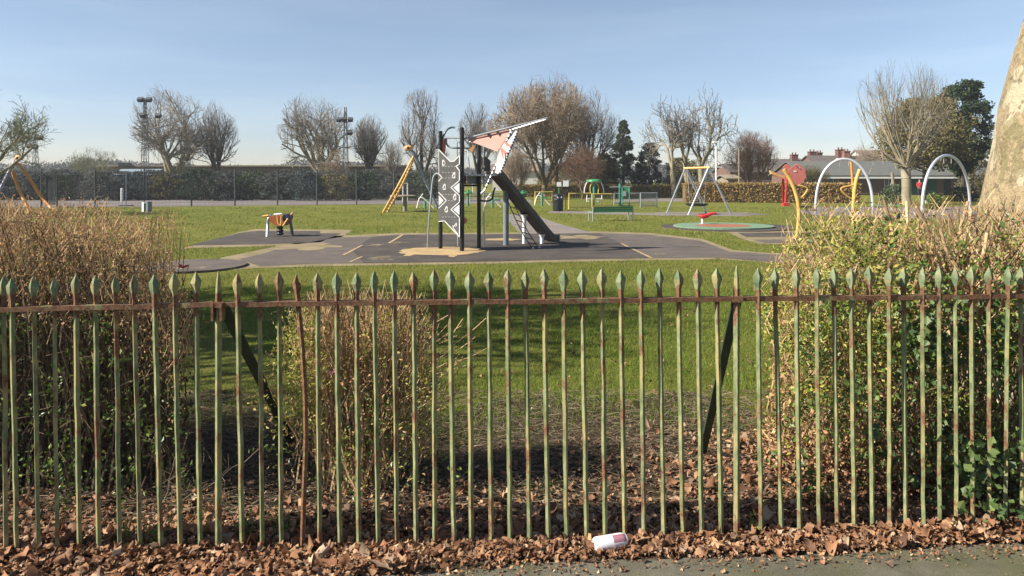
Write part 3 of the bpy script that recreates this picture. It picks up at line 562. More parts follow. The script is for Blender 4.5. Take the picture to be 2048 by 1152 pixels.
P0, P1 = twigs_in(q, 7000, (-5.3, -2.12), (4.5, 5.85), ztop_l, .58, .10, 1.3); P0, P1 = keepL(P0, P1); a = segs(P0, P1, .0024, .0013); tip = P1
mk('twig', [a], m_twig_tan, HL)['kind'] = 'stuff'
P0, P1 = twigs_in(q, 2600, (-5.3, -2.1), (4.5, 4.9), ztop_l, .08, .12, .5); P0, P1 = keepL(P0, P1); mk('low_twig', [segs(P0, P1, .0026, .0013)], m_twig_dark, HL)['kind'] = 'stuff'  # dark low twigs paint in the shade on the hedge's lower front
X = q.uniform(-5.3, -2.1, 16000); zt = ztop_l(X); C2 = np.stack([X, q.uniform(4.48, 5.85, 16000), zt * (1 - .36 * q.random(16000) ** 1.5)], -1)
mk('dry_leaf', [leaves(keepL(np.concatenate([tip, C2])), .023, q, .45, .8)], m_leaf_brown, HL)['kind'] = 'stuff'
X = q.uniform(-5.3, -2.08, 260); zt = ztop_l(X); cc = np.stack([X, q.uniform(4.45, 4.9, 260), zt * q.uniform(.06, .70, 260)], -1); C3 = clumps(q, cc, 4200, (.05, .05, .05))
mk('green_leaf', [leaves(keepL(C3), .032, q, .55, 0)], m_leaf_green, HL)['kind'] = 'stuff'
mk('dead_leaf', [leaves(keepL(np.stack([q.uniform(-5.2, -2.1, 5000), q.uniform(4.75, 5.6, 5000), q.uniform(.05, 1.3, 5000)], -1)), .035, q, .6, -.3)], ML('shaded_dead_leaves', [(.10, .06, .035), (.14, .085, .045), (.07, .05, .03)], .8, .1), HL)['kind'] = 'stuff'  # leaf colour darkened to put shade into the lower hedge
# middle bush
HM = thing('bush', (-1.0, 4.95, 0), 'narrow clipped bush of tan stems with yellowish leaves behind the railings', 'bush')
q = np.random.default_rng(52); n = 330; bx = q.normal(-1.04, .12, n); tx = -1.03 + (bx + 1.02) * 1.2 + q.uniform(-.40, .44, n); B = np.stack([bx, q.normal(4.98, .1, n), np.zeros(n)], -1); zt = 1.30 - .5 * np.clip(np.abs(tx + 1.03) - .36, 0, 1) * 2; T = np.stack([tx, 4.95 + q.uniform(-.26, .28, n), zt * q.uniform(.72, 1.04, n)], -1)
m1 = stems(q, B, T, .0058, .0026, 6, .030)
n = 60; B2 = np.stack([q.normal(-.85, .1, n), q.normal(4.95, .1, n), q.uniform(.3, .8, n)], -1); m2 = stems(q, B2, B2 + np.stack([q.uniform(.2, .5, n), q.normal(0, .15, n), q.uniform(.15, .45, n)], -1), .0042, .002, 4, .02)
mk('stem', [segs(*m1), segs(*m2)], m_twig_tan, HM)['kind'] = 'stuff'
n = 2600; X = q.uniform(-1.46, -.56, n); zt = 1.28 - .5 * np.clip(np.abs(X + 1.03) - .36, 0, 1) * 2; P0 = np.stack([X, q.uniform(4.68, 5.22, n), zt * (.15 + .84 * q.random(n) ** .7)], -1); d = rvec(q, n) * .5 + np.array([0, 0, 1.0]); P1 = P0 + d * q.uniform(.03, .09, n)[:, None]
mk('twig', [segs(P0, P1, .0022, .0012)], m_twig_tan, HM)['kind'] = 'stuff'
cc = np.concatenate([np.stack([q.normal(-1.38, .07, 70), q.uniform(4.62, 5.0, 70), q.uniform(.45, 1.22, 70)], -1), np.stack([q.uniform(-1.35, -.55, 70), q.uniform(4.62, 5.2, 70), q.uniform(.2, 1.2, 70)], -1)]); C = clumps(q, cc, 3600, (.045, .05, .05))
mk('yellow_leaf', [leaves(C, .030, q, .45, .3)], m_leaf_yellow, HM)['kind'] = 'stuff'
cc = np.stack([q.normal(-1.0, .24, 160), q.uniform(4.62, 5.25, 160), q.uniform(.02, 1.15, 160)], -1); mk('dry_leaf', [leaves(clumps(q, cc, 3600, (.05, .05, .05)), .026, q, .5, .2)], m_leaf_brown, HM)['kind'] = 'stuff'
cc = np.stack([q.normal(-.98, .22, 50), q.uniform(4.6, 5.0, 50), q.uniform(.02, .7, 50)], -1); mk('green_leaf', [leaves(clumps(q, cc, 700, (.05, .05, .05)), .03, q, .55, .1)], m_leaf_green, HM)['kind'] = 'stuff'
# right hedge
HR = thing('hedge', (3.2, 5.3, 0), 'broad untidy hedge of bare stubs and green leaves behind the railings at right', 'hedge')
q = np.random.default_rng(53)
def ztop_r(X): return np.interp(X, [1.70, 1.80, 1.95, 2.10, 2.3, 2.7, 3.4, 5.5], [.35, 1.05, 1.42, 1.64, 1.78, 1.84, 1.83, 1.8]) + .05 * np.sin(X * 8 + 1)
n = 520; X = q.uniform(1.75, 5.4, n); B = np.stack([X + q.normal(0, .1, n), q.uniform(4.95, 6.0, n), np.zeros(n)], -1); tx = X + q.normal(0, .16, n); T = np.stack([np.maximum(tx, 1.78), q.uniform(4.7, 6.2, n), ztop_r(tx) * q.uniform(.7, 1.0, n)], -1)
n = 70; cx = q.choice([2.75, 2.95, 3.05, 3.15, 3.45, 3.8], n); B2 = np.stack([cx + q.normal(0, .05, n), q.normal(5.0, .12, n), q.uniform(.7, 1.1, n)], -1); T2 = B2 + np.stack([q.normal(0, .2, n), q.normal(0, .12, n), q.uniform(.5, .9, n)], -1); T2[:, 2] = np.minimum(T2[:, 2], 1.92)
B, T = keepR(B, T); mk('stem', [segs(*stems(q, B, T, .008, .0035, 6, .04)), segs(*stems(q, B2, T2, .017, .009, 5, .025), n=6)], m_twig_tan, HR)['kind'] = 'stuff'
P0, P1 = twigs_in(q, 4200, (1.8, 5.3), (4.65, 6.2), ztop_r, .55, .12, 1.2); P0b, P1b = twigs_in(q, 2200, (1.78, 5.3), (4.62, 4.95), ztop_r, .1, .12, .3)
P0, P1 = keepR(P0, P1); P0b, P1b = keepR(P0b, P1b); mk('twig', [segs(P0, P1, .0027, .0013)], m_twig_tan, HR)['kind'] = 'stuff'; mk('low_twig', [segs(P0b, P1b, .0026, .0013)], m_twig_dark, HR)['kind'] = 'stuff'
def shell_r(n, zl, zh, x0=1.64, x1=5.3, y0=4.58, y1=5.1):
    X = q.uniform(x0, x1, n); zt = ztop_r(X); return np.stack([X, q.uniform(y0, y1, n), zt * q.uniform(zl, zh, n)], -1)
def thin(C, thr=.0, f=1.0): return C[np.sin(C[:, 0] * 7.3 * f + 1.1) * np.sin(C[:, 2] * 8.1 * f + C[:, 0] * 3 * f) + .45 * np.sin(C[:, 0] * 17 * f + C[:, 2] * 13 * f) > thr]
cc = np.concatenate([shell_r(220, .5, .98, 1.76, 2.7, 4.6, 5.9), shell_r(110, .2, .9, 1.76, 4.6, 4.52, 4.9)]); mk('yellow_leaf', [leaves(keepR(clumps(q, cc, 7500, (.055, .06, .05))), .033, q, .5, .3)], m_leaf_yellow, HR)['kind'] = 'stuff'
cc = np.concatenate([shell_r(200, .5, .95, 1.70, 5.3, 4.6, 6.0), shell_r(330, .05, .86, 1.85, 5.3, 4.5, 4.85)]); mk('green_leaf', [leaves(keepR(clumps(q, cc, 11500, (.06, .05, .06))), .040, q, .6, .1)], m_leaf_green, HR)['kind'] = 'stuff'
cc = np.concatenate([shell_r(240, .45, 1.0, 1.76, 5.3, 4.65, 6.2), shell_r(170, .02, .6, 1.72, 2.9)]); mk('dry_leaf', [leaves(keepR(clumps(q, cc, 7000, (.06, .06, .06))), .030, q, .55, .2)], m_leaf_brown, HR)['kind'] = 'stuff'
IV = thing('ivy_bush', (3.3, 4.55, 0), 'dark glossy ivy growing low against the railings at the right end', 'ivy')
cc = np.stack([q.uniform(2.2, 4.6, 120), q.normal(4.60, .08, 120), q.uniform(.05, 1.3, 120)], -1); C = clumps(q, cc, 2600, (.07, .05, .07)); C = np.concatenate([C, np.stack([q.normal(2.78, .16, 260), q.normal(4.3, .09, 260), q.uniform(.12, .55, 260)], -1), np.stack([q.normal(2.55, .2, 260), q.normal(4.55, .06, 260), q.uniform(.9, 1.32, 260)], -1)])
C = C[np.sin(C[:, 0] * 5) + np.sin(C[:, 2] * 6 + C[:, 0] * 2) > -.9]
mk('leaf', [leaves(C, .048, q, .85, -.2, (-.4, -.7, .35), fold=.06)], m_ivy, IV)['kind'] = 'stuff'
n = 170; B = np.stack([q.uniform(2.3, 4.5, n), q.normal(4.66, .06, n), q.uniform(0, .5, n)], -1); mk('vine_stem', [segs(*stems(q, B, B + np.stack([q.normal(0, .2, n), q.normal(-.03, .07, n), q.uniform(.3, .75, n)], -1), .004, .002, 5, .03))], m_twig_dark, IV)['kind'] = 'stuff'
# dead bramble at left foot
BR = thing('dead_bramble', (-2.0, 4.6, 0), 'thin dead bramble stalks sprouting from the leaves at the left hedge foot', 'bramble'); q = np.random.default_rng(54); n = 16
B = np.stack([q.normal(-2.02, .12, n), q.normal(4.55, .1, n), np.full(n, .02)], -1); T = B + np.stack([q.normal(.05, .24, n), q.normal(0, .1, n), q.uniform(.12, .42, n)], -1); mk('stem', [segs(*stems(q, B, T, .0028, .0014, 5, .018))], m_straw, BR)['kind'] = 'stuff'

# ------------------------------------------------------------------ trees
def grow_tree(seed, nl, ang, fork, lev, up, wig, kids, ratio=.66, spread=.65, leader=False, kang=(.5, 1.1)):
    """unit tree (height ~1): segment lists of wood and twigs"""
    R = random.Random(seed); out = []
    def nv(x, y, z):
        l = math.sqrt(x * x + y * y + z * z) + 1e-9; return x / l, y / l, z / l
    def grow(p, d, L, r, lv):
        n = 4 if lv < 2 else 3; r1 = r
        for i in range(n):
            d = nv(d[0] + R.gauss(0, wig), d[1] + R.gauss(0, wig), d[2] + R.gauss(0, wig * .7) + up); s = L / n; p2 = (p[0] + d[0] * s, p[1] + d[1] * s, p[2] + d[2] * s); r2 = r1 * (.86 if lv < lev else .8)
            out.append((*p, *p2, r1, r2, lv)); p, r1 = p2, r2
            if lv < lev and (i > 0 or lv > 0):
                k = kids[lv]; k = int(k) + (R.random() < k - int(k))
                for _ in range(k):
                    a = R.uniform(*kang); b = R.uniform(0, 6.283); x, y, z = d; ax = nv(*((-y, x, 0) if abs(z) < .95 else (1, 0, 0))); bx = (y * ax[2] - z * ax[1], z * ax[0] - x * ax[2], x * ax[1] - y * ax[0]); ca, sa, cb, sb = math.cos(a), math.sin(a), math.cos(b), math.sin(b)
                    nd = nv(x * ca + sa * (ax[0] * cb + bx[0] * sb), y * ca + sa * (ax[1] * cb + bx[1] * sb), z * ca + sa * (ax[2] * cb + bx[2] * sb)); grow(p, nd, L * ratio * R.uniform(.7, 1.15), r1 * .62, lv + 1)
    # trunk
    p = (0, 0, 0); k = 4; r = .03
    for i in range(k):
        p2 = (R.gauss(0, .006), R.gauss(0, .006), fork * (i + 1) / k); out.append((*p, *p2, r * (1.25 if i == 0 else 1), r * .96, -1)); r *= .96; p = p2
    off = R.uniform(0, 6.28)
    for i in range(nl):
        a = ang * R.uniform(.6, 1.15); b = off + i * 6.283 / nl + R.gauss(0, .25); grow(p, (math.sin(a) * math.cos(b), math.sin(a) * math.sin(b), math.cos(a)), spread * R.uniform(.8, 1.1), r * .62, 0)
    if leader: grow(p, (R.gauss(0, .05), R.gauss(0, .05), 1), spread * 1.3, r * .85, 0)
    return np.array(out)
def bare_tree(name, px, top, wpx, Y, label, seed, mt, mtw, nl=6, ang=.6, fork=.25, lev=4, up=.065, wig=.13, kids=(1.6, 1.5, 1.4), tr=1.0, twig=.0085, env=True, cx=None, cat='tree', group=None, dscale=1.0, base=None, **kw):
    A = grow_tree(seed, nl, ang, fork, lev, up, wig, tuple(kids) + ((.9,) if len(kids) == 3 and lev == 4 else ()), **kw); P = np.concatenate([A[:, 0:3], A[:, 3:6]])
    h = H + (YH - top) * Y / F; wd = wpx * Y / F
    lo, hi = np.percentile(P[:, 0], 3), np.percentile(P[:, 0], 97); lo2, hi2 = np.percentile(P[:, 1], 3), np.percentile(P[:, 1], 97); zh = np.percentile(P[:, 2], 98)
    sx = wd / (hi - lo); sy = wd * dscale / (hi2 - lo2); sz = h / zh; X = (px - 1024) * Y / F
    shift = ((cx if cx is not None else px) - px) * Y / F - (hi + lo) / 2 * sx           # crown set off to one side
    def tf(Q):
        Q = Q * np.array([sx, sy, sz]); k = np.clip(Q[:, 2] / h, 0, 1) ** 1.0; Q[:, 0] += shift * k; return Q + np.array([X, Y, 0])
    if env:                                            # rounded but ragged crown outline
        q = np.random.default_rng(seed + 900); Q = A[:, 3:6] * np.array([sx, sy, sz]) - np.array([(hi + lo) / 2 * sx, (hi2 + lo2) / 2 * sy, 0]); zc = h * .55; e = (Q[:, 0] / (wd * .52)) ** 2 + (Q[:, 1] / (wd * dscale * .52)) ** 2 + ((Q[:, 2] - zc) / np.where(Q[:, 2] > zc, h - zc, h * .62)) ** 2
        A = A[(e < 1 + .22 * q.random(len(e)) + .10 * np.sin(np.arctan2(Q[:, 2] - zc, Q[:, 0]) * 9 + seed)) | (A[:, 8] < 1)]
    P0, P1 = tf(A[:, 0:3].copy()), tf(A[:, 3:6].copy()); rs = h * tr; lv = A[:, 8]; r0 = np.maximum(A[:, 6] * rs, twig * np.where(lv >= 4, .7, 1)); r1 = np.maximum(A[:, 7] * rs, twig * .65)
    if base is not None: r0[lv == -1] = np.maximum(r0[lv == -1], base); r1[lv == -1] = np.maximum(r1[lv == -1], base * .95)
    o = thing(name, (X, Y, 0), label, cat, group); k = lv == -1; mk('trunk', [segs(P0[k], P1[k], r0[k], r1[k], 10)], mt, o, smooth=True)
    k = (lv >= 0) & (lv < 2); mk('limb', [segs(P0[k], P1[k], r0[k], r1[k], 6)], mt, o, smooth=True)['kind'] = 'stuff'; k = lv >= 2; mk('crown', [segs(P0[k], P1[k], r0[k], r1[k], 3)], mtw, o); return o
def evergreen(name, px, top, wpx, Y, label, seed, mat, shape, n, leaf, bottom=0.0, cat='tree', clumps=110):
    q = np.random.default_rng(seed); h = H + (YH - top) * Y / F; wd = wpx * Y / F; X = (px - 1024) * Y / F; t = bottom + (1 - bottom) * q.random(clumps) ** .9; prof = np.interp(t, *shape); a = q.uniform(0, 6.28, clumps); rr = prof * wd / 2 * np.sqrt(q.uniform(.25, 1, clumps))
    cc = np.stack([X + rr * np.cos(a), Y + rr * np.sin(a), t * h], -1); cr = wd * q.uniform(.07, .15, clumps) * (.4 + prof * .6)
    i = q.integers(0, clumps, n); d = rvec(q, n) * (q.random(n) ** .4)[:, None]; C = cc[i] + d * cr[i][:, None] * np.array([1.15, 1.15, .8]); C[:, 2] = np.clip(C[:, 2], .1, h)
    o = thing(name, (X, Y, 0), label, cat); mk('crown', [leaves(C, leaf, q, .6, .2)], mat, o)
    T = np.array([[X, Y, 0], [X + .05, Y, h * .4], [X, Y, h * .88]]); br = cc[::2]; b0 = np.stack([np.full(len(br), X), np.full(len(br), Y), br[:, 2] * .8], -1)
    mk('trunk', [tube(T, [h * .022, h * .016, h * .004], 8), segs(b0, br, .05, .02)], m_bk_dark, o); return o

bare_tree('bare_tree', 352, 172, 150, 74, 'wide bare tree with pale forked trunk standing behind the floodlight mast', 11, m_bk_lit, m_tw_mid, nl=5, ang=.55, fork=.17, kids=(1.7, 1.8, 2.0), cx=330, tr=1.7)
bare_tree('bare_tree', 433, 204, 74, 76, 'narrow upright bare tree with two dark stems right of the wide forked one', 12, m_bk_dark, m_tw_grey, nl=4, ang=.22, fork=.12, kids=(1.7, 1.8, 1.8), up=.2, tr=1.3, cx=437, dscale=1.3)
bare_tree('bare_tree', 648, 183, 140, 74, 'wide fan shaped bare tree leaning left behind the middle of the mesh fence', 13, m_bk_lit, m_tw_mid, nl=5, ang=.62, fork=.15, kids=(1.7, 1.8, 2.0), cx=622, tr=1.7)
bare_tree('bare_tree', 738, 226, 70, 74, 'smaller brush topped bare tree beside the second floodlight mast', 14, m_bk_dark, m_tw_grey, nl=5, ang=.42, fork=.30, kids=(2.0, 2.0, 1.7), up=.2, tr=1.4)
bare_tree('bare_tree', 845, 173, 96, 70, 'tall pointed bare tree with one straight trunk behind the yellow climbing frame', 15, m_bk_dark, m_tw_grey, nl=4, ang=.8, fork=.28, kids=(1.8, 1.7, 1.8), leader=True, tr=1.0)
bare_tree('bare_tree', 786, 275, 50, 88, 'thin faint bare tree between the brush topped and the pointed trees', 16, m_bk_dark, m_tw_grey, nl=4, ang=.5, fork=.2, kids=(1.6, 1.6, 1.5), leader=True)
bare_tree('bare_tree', 957, 205, 90, 80, 'bare tree rising straight behind the black climbing tower posts', 17, m_bk_dark, m_tw_grey, nl=5, ang=.7, fork=.3, kids=(1.8, 1.7, 1.7), leader=True, tr=1.1)
bare_tree('brown_tree', 1088, 158, 205, 66, 'huge dense brown bare tree behind the slide and the litter bin', 18, m_bk_brown, m_tw_brown, nl=7, ang=.75, fork=.13, kids=(2.2, 2.2, 2.2), cx=1092, tr=.95, wig=.17, twig=.02)
bare_tree('brown_tree', 1112, 150, 130, 72, 'taller pale topped bare tree rising just behind the huge dense brown one', 19, m_bk_brown, m_tw_brown, nl=5, ang=.5, fork=.25, kids=(1.9, 1.9, 2.0), leader=True)
bare_tree('bare_tree', 1180, 176, 105, 70, 'leafless grey tree with fine arching twigs just right of the huge brown tree', 20, m_bk_dark, m_tw_grey, nl=5, ang=.6, fork=.25, kids=(1.8, 1.8, 1.9), cx=1190)
bare_tree('bare_tree', 1350, 215, 90, 66, 'left of three knobbly pruned bare trees behind the swing', 21, m_bk_lit, m_tw_grey, nl=3, ang=.35, fork=.42, kids=(1.4, 1.5, 1.3), wig=.32, tr=1.1, cx=1336, twig=.024, lev=3, env=False, group='pruned knobbly trees behind the swing')
bare_tree('bare_tree', 1377, 208, 92, 67, 'middle one of three knobbly pruned bare trees behind the swing', 22, m_bk_lit, m_tw_grey, nl=3, ang=.4, fork=.45, kids=(1.4, 1.5, 1.3), wig=.32, tr=1.1, twig=.024, lev=3, env=False, group='pruned knobbly trees behind the swing')
bare_tree('bare_tree', 1404, 206, 115, 66, 'right one of three knobbly pruned bare trees behind the swing', 23, m_bk_lit, m_tw_grey, nl=4, ang=.6, fork=.42, kids=(1.4, 1.5, 1.3), wig=.32, tr=1.1, cx=1412, twig=.024, lev=3, env=False, group='pruned knobbly trees behind the swing')
bare_tree('brown_tree', 1500, 262, 110, 68, 'rounded reddish brown bare tree behind the beech hedge and lamp post', 24, m_bk_brown, m_tw_red, nl=7, ang=.7, fork=.12, kids=(2.0, 2.0, 2.2), cx=1502)
bare_tree('bare_tree', 1815, 114, 182, 50, 'pollarded bare tree with stout pale trunk between the two grey arches', 25, m_bk_lit, m_tw_pale, nl=20, ang=1.15, fork=.33, kids=(1.5, 1.3, 1.1), lev=3, up=.045, wig=.15, tr=.5, cx=1803, base=.32, twig=.0065, spread=.75, kang=(.3, .8))
bare_tree('bare_tree', -40, 170, 255, 38, 'lichen green bare tree reaching in over the left edge behind the orange frame', 26, m_bk_lit, m_tw_lich, nl=6, ang=.75, fork=.36, kids=(1.6, 1.6, 1.7), cx=-35, twig=.014)
bare_tree('bare_tree', 185, 290, 90, 82, 'low bare scrubby tree in front of the long flat roofed building', 27, m_bk_lit, m_tw_lich, nl=6, ang=.6, fork=.12, kids=(1.6, 1.6, 1.5))
bare_tree('bare_tree', 668, 300, 60, 66, 'low brown shrubby tree at the foot of the second floodlight mast', 28, m_bk_brown, m_tw_brown, nl=6, ang=.6, fork=.1, kids=(1.6, 1.6, 1.5))
for k, (px, tp, wp, Y, lab) in enumerate(((1745, 285, 90, 100, 'faint brown bare tree among the terrace roofs left of the pollarded tree'), (1620, 330, 70, 75, 'thin olive scrub tree behind the faded red board'), (1035, 300, 60, 62, 'brown bare scrub tree hugging the left of the huge brown tree'), (1165, 290, 90, 63, 'reddish scrub tree filling the right foot of the huge brown tree'))):
    bare_tree('scrub_tree', px, tp, wp, Y, lab, 60 + k, m_bk_brown, (m_tw_brown, m_ev_olive, m_tw_brown, m_tw_red)[k], nl=7, ang=.6, fork=.1, kids=(1.8, 1.8, 1.7))
CON = ([0, .15, .5, .8, 1], [.9, 1, .65, .32, .06]); RND = ([0, .2, .5, .8, 1], [.75, .95, 1, .8, .3]); PIN = ([0, .3, .45, .75, 1], [.1, .3, .95, .95, .45])
evergreen('conifer', 1246, 243, 74, 76, 'pointed dark green conifer right of the grey arching tree', 31, m_ev_mid, CON, 13000, .22)
evergreen('evergreen_shrub', 1297, 288, 50, 75, 'blackish green columnar evergreen shrub left of the knobbly pruned trees', 32, m_ev_dark, RND, 9000, .2, cat='shrub')
evergreen('evergreen_shrub', 1205, 308, 66, 76, 'olive green evergreen shrub at the foot of the pointed conifer', 33, m_ev_olive, RND, 7000, .2, cat='shrub')
evergreen('evergreen_shrub', 1130, 335, 110, 77, 'low dull grey brown shrub behind the litter bin and sign posts', 34, m_ev_olive, RND, 5000, .16, cat='shrub')
evergreen('pine_tree', 1925, 166, 112, 62, 'tall dark pine beside the big foreground trunk', 35, m_ev_dark, PIN, 16000, .24, .22, clumps=150)
evergreen('yew_tree', 1848, 198, 165, 57, 'olive brown ivy covered tree behind the pollarded bare tree', 36, m_ev_olive, PIN, 15000, .20, .34, clumps=170)
evergreen('evergreen_shrub', 1370, 318, 100, 75, 'olive green shrubs under the knobbly pruned trees', 37, m_ev_olive, RND, 6000, .2, cat='shrub')
evergreen('evergreen_shrub', 1870, 388, 34, 44, 'small green shrub below the right grey arch', 38, m_leaf_green, RND, 700, .14, cat='shrub')
evergreen('evergreen_shrub', 1790, 372, 46, 52, 'dark green shrub around the braced wooden post', 39, m_ev_mid, RND, 1100, .16, cat='shrub')
evergreen('clipped_shrub', 1922, 376, 60, 58, 'low dark green clipped shrub in front of the pavilion right end', 40, m_ev_mid, RND, 1500, .16, cat='shrub')
evergreen('olive_tree', 1945, 290, 70, 70, 'brownish olive scrub tree below the tall dark pine', 41, m_ev_olive, RND, 6000, .2)

# far hedges (each a thing) built from clumps of leaves
def far_hedge(pts, hgt, dep, label, mat, n, leaf, seed, cat='hedge', lump=.12):
    q = np.random.default_rng(seed); P = np.array(pts, float); L = np.concatenate([[0], np.cumsum(np.linalg.norm(np.diff(P, axis=0), axis=1))]); s = q.uniform(0, L[-1], n); X = np.interp(s, L, P[:, 0]); Y = np.interp(s, L, P[:, 1]); hh = hgt * (1 + lump * np.sin(s * 1.3) * np.sin(s * .37 + 2)); f = q.random(n)
    Z = np.where(f < .62, hh * q.random(n), hh * q.uniform(.9, 1.0, n)); dy = np.where(f < .62, -dep / 2 + np.abs(q.normal(0, .1, n)), q.uniform(-dep / 2, dep / 2, n)); C = np.stack([X, Y + dy, Z], -1)
    o = thing('hedge', (P[0][0], P[0][1], 0), label, cat); mk('foliage', [leaves(C, leaf, q, .7, .1)], mat, o)
    V = []
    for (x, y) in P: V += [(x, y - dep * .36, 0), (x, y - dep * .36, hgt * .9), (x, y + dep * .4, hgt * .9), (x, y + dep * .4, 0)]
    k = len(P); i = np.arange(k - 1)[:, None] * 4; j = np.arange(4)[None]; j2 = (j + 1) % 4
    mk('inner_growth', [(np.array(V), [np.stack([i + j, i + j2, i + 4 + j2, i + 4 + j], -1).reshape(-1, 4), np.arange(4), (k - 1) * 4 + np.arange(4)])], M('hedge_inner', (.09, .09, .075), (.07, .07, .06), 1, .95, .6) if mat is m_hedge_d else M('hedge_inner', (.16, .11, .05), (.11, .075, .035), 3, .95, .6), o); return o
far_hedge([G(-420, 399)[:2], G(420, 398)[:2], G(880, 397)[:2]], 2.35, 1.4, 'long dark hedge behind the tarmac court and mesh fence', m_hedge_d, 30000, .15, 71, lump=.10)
SH_M = [m_ev_dark, m_hedge_d, m_ev_mid, m_hedge_d, ML('blue_green_foliage', [(.05, .075, .075), (.07, .095, .09), (.09, .11, .10)], .9, .1), m_ev_olive]
for k, (px, tp) in enumerate(((-20, 340), (45, 348), (118, 352), (205, 345), (262, 352), (330, 347), (402, 340), (446, 350), (505, 344), (560, 349), (610, 341), (672, 350), (730, 345), (790, 351), (838, 343))):
    o = evergreen('boundary_shrub', px, tp, 78 + 17 * math.sin(k * 2.3), 60.5 + .8 * math.sin(k * 1.7), 'dull bushy shrub in the uneven row between the tarmac court and the long dark hedge', 300 + k, SH_M[k % 6], RND, 2600, .16, cat='shrub', clumps=50); o['group'] = 'boundary shrubs beyond the tarmac court'
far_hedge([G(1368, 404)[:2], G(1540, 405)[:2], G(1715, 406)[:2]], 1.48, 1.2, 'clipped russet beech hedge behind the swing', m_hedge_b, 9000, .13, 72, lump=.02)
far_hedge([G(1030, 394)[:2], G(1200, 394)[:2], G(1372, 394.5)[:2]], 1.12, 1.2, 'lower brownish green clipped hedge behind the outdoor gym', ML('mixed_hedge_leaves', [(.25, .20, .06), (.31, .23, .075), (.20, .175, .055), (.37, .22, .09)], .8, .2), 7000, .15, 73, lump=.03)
# distant wood
q = np.random.default_rng(81); n = 130000; X = q.uniform(-170, 190, n); Y = q.uniform(165, 190, n); hh = 4.3 + .9 * np.sin(X * .11) + .6 * np.sin(X * .37 + 1) + .35 * np.sin(X * 1.1); C = np.stack([X, Y, hh * q.random(n) ** .6], -1)
struct('distant_wood', [leaves(C, .48, q, .7, .3)], m_far, 'stuff')

# big plane tree at the right
PT = thing('plane_tree', (5.3, 7.1, 0), 'massive pale mottled plane tree trunk leaning in at the right edge', 'tree')
def knobby(pts, rad, n, amp, seed):
    V, Fs = tube(pts, rad, n); q = np.random.default_rng(seed); k = len(pts); a = np.arange(n) * 2 * math.pi / n; f = np.zeros((k, n)); z = np.linspace(0, 1, k)
    for _ in range(40):
        ca, cz, s, am = q.uniform(0, 6.28), q.uniform(0, 1), q.uniform(.05, .35), q.normal(0, amp); f += am * np.exp(-((np.angle(np.exp(1j * (a - ca)))[None] / (s * 2.2)) ** 2 + ((z - cz)[:, None] / (s * .25)) ** 2))
    P = np.repeat(np.array(pts), n, 0); V = V + (V - P) * f.ravel()[:, None]; return V, Fs
TX = .16
tp = TX * np.array([[1., 0, 0]]) + spline([(5.38, 7.1, -.1), (5.40, 7.1, .6), (5.42, 7.1, 1.5), (5.47, 7.1, 2.4), (5.62, 7.1, 3.7), (5.76, 7.12, 5.0), (5.85, 7.1, 6.4)], 14); tr_ = np.interp(tp[:, 2], [-.1, .5, 1.2, 1.8, 2.4, 2.7, 3.0, 3.4, 3.8, 6.4], [1.30, 1.06, .95, .87, .80, .785, .74, .67, .605, .48])
mk('trunk', [knobby(tp, tr_, 96, .055, 4)], m_bark, PT, smooth=True)
q = np.random.default_rng(91); lb = []
for k in range(6):
    a = k * 1.05 + .3; d = np.array([math.cos(a), math.sin(a), 1.1]); lb.append(tube(spline([(5.85, 7.1, 6.1), np.array([5.85, 7.1, 6.4]) + d * 1.2, np.array([5.85, 7.1, 6.6]) + d * 2.8 + q.normal(0, .3, 3), np.array([5.85, 7.1, 7.2]) + d * 4.2 + q.normal(0, .4, 3)], 5), np.linspace(.3, .07, 16), 10))
mk('limb', lb, m_bark, PT, smooth=True)['kind'] = 'stuff'
# a bare tree out of frame on the left whose branches shade the near lawn
bare_tree('bare_tree', 1024 - 13.2 / 7.6 * F, YH - 9.6 * F / 7.6, 7.6 * F / 7.6, 7.6, 'tall bare tree standing beyond the left edge whose branches shade the lawn', 29, m_bk_lit, m_tw_grey, nl=7, ang=.7, fork=.25, kids=(2.3, 2.0, 1.2), lev=3, twig=.032, tr=1.5, env=True)

# ------------------------------------------------------------------ climbing tower with slide
Ap, Bp, Cp, Dp = G(881, 498), G(924, 503), G(958, 496), G(1012, 491)
TW = thing('climbing_tower', (Ap + Cp) / 2, 'black posted climbing tower with pink and white roof, patterned wall and slide', 'climbing tower')
for p, tpx, r in ((Ap, 265, .058), (Bp, 258, .062), (Cp, 272, .058)):
    z = H - (tpx - YH) * p[1] / F; po = mk('post', [tube([p - (0, 0, .1), p + (0, 0, z)], r, 14)], m_black, TW, smooth=False); mk('post_cap', [lathe([(r * 1.05, 0), (r * 1.05, .02), (r * .6, .045), (.002, .05)], p + (0, 0, z))], m_black, po)
z = H - (388 - YH) * Dp[1] / F; mk('support_leg', [tube([Dp - (0, 0, .1), Dp + (0, 0, z + .12)], .085, 14)], m_grey, TW)
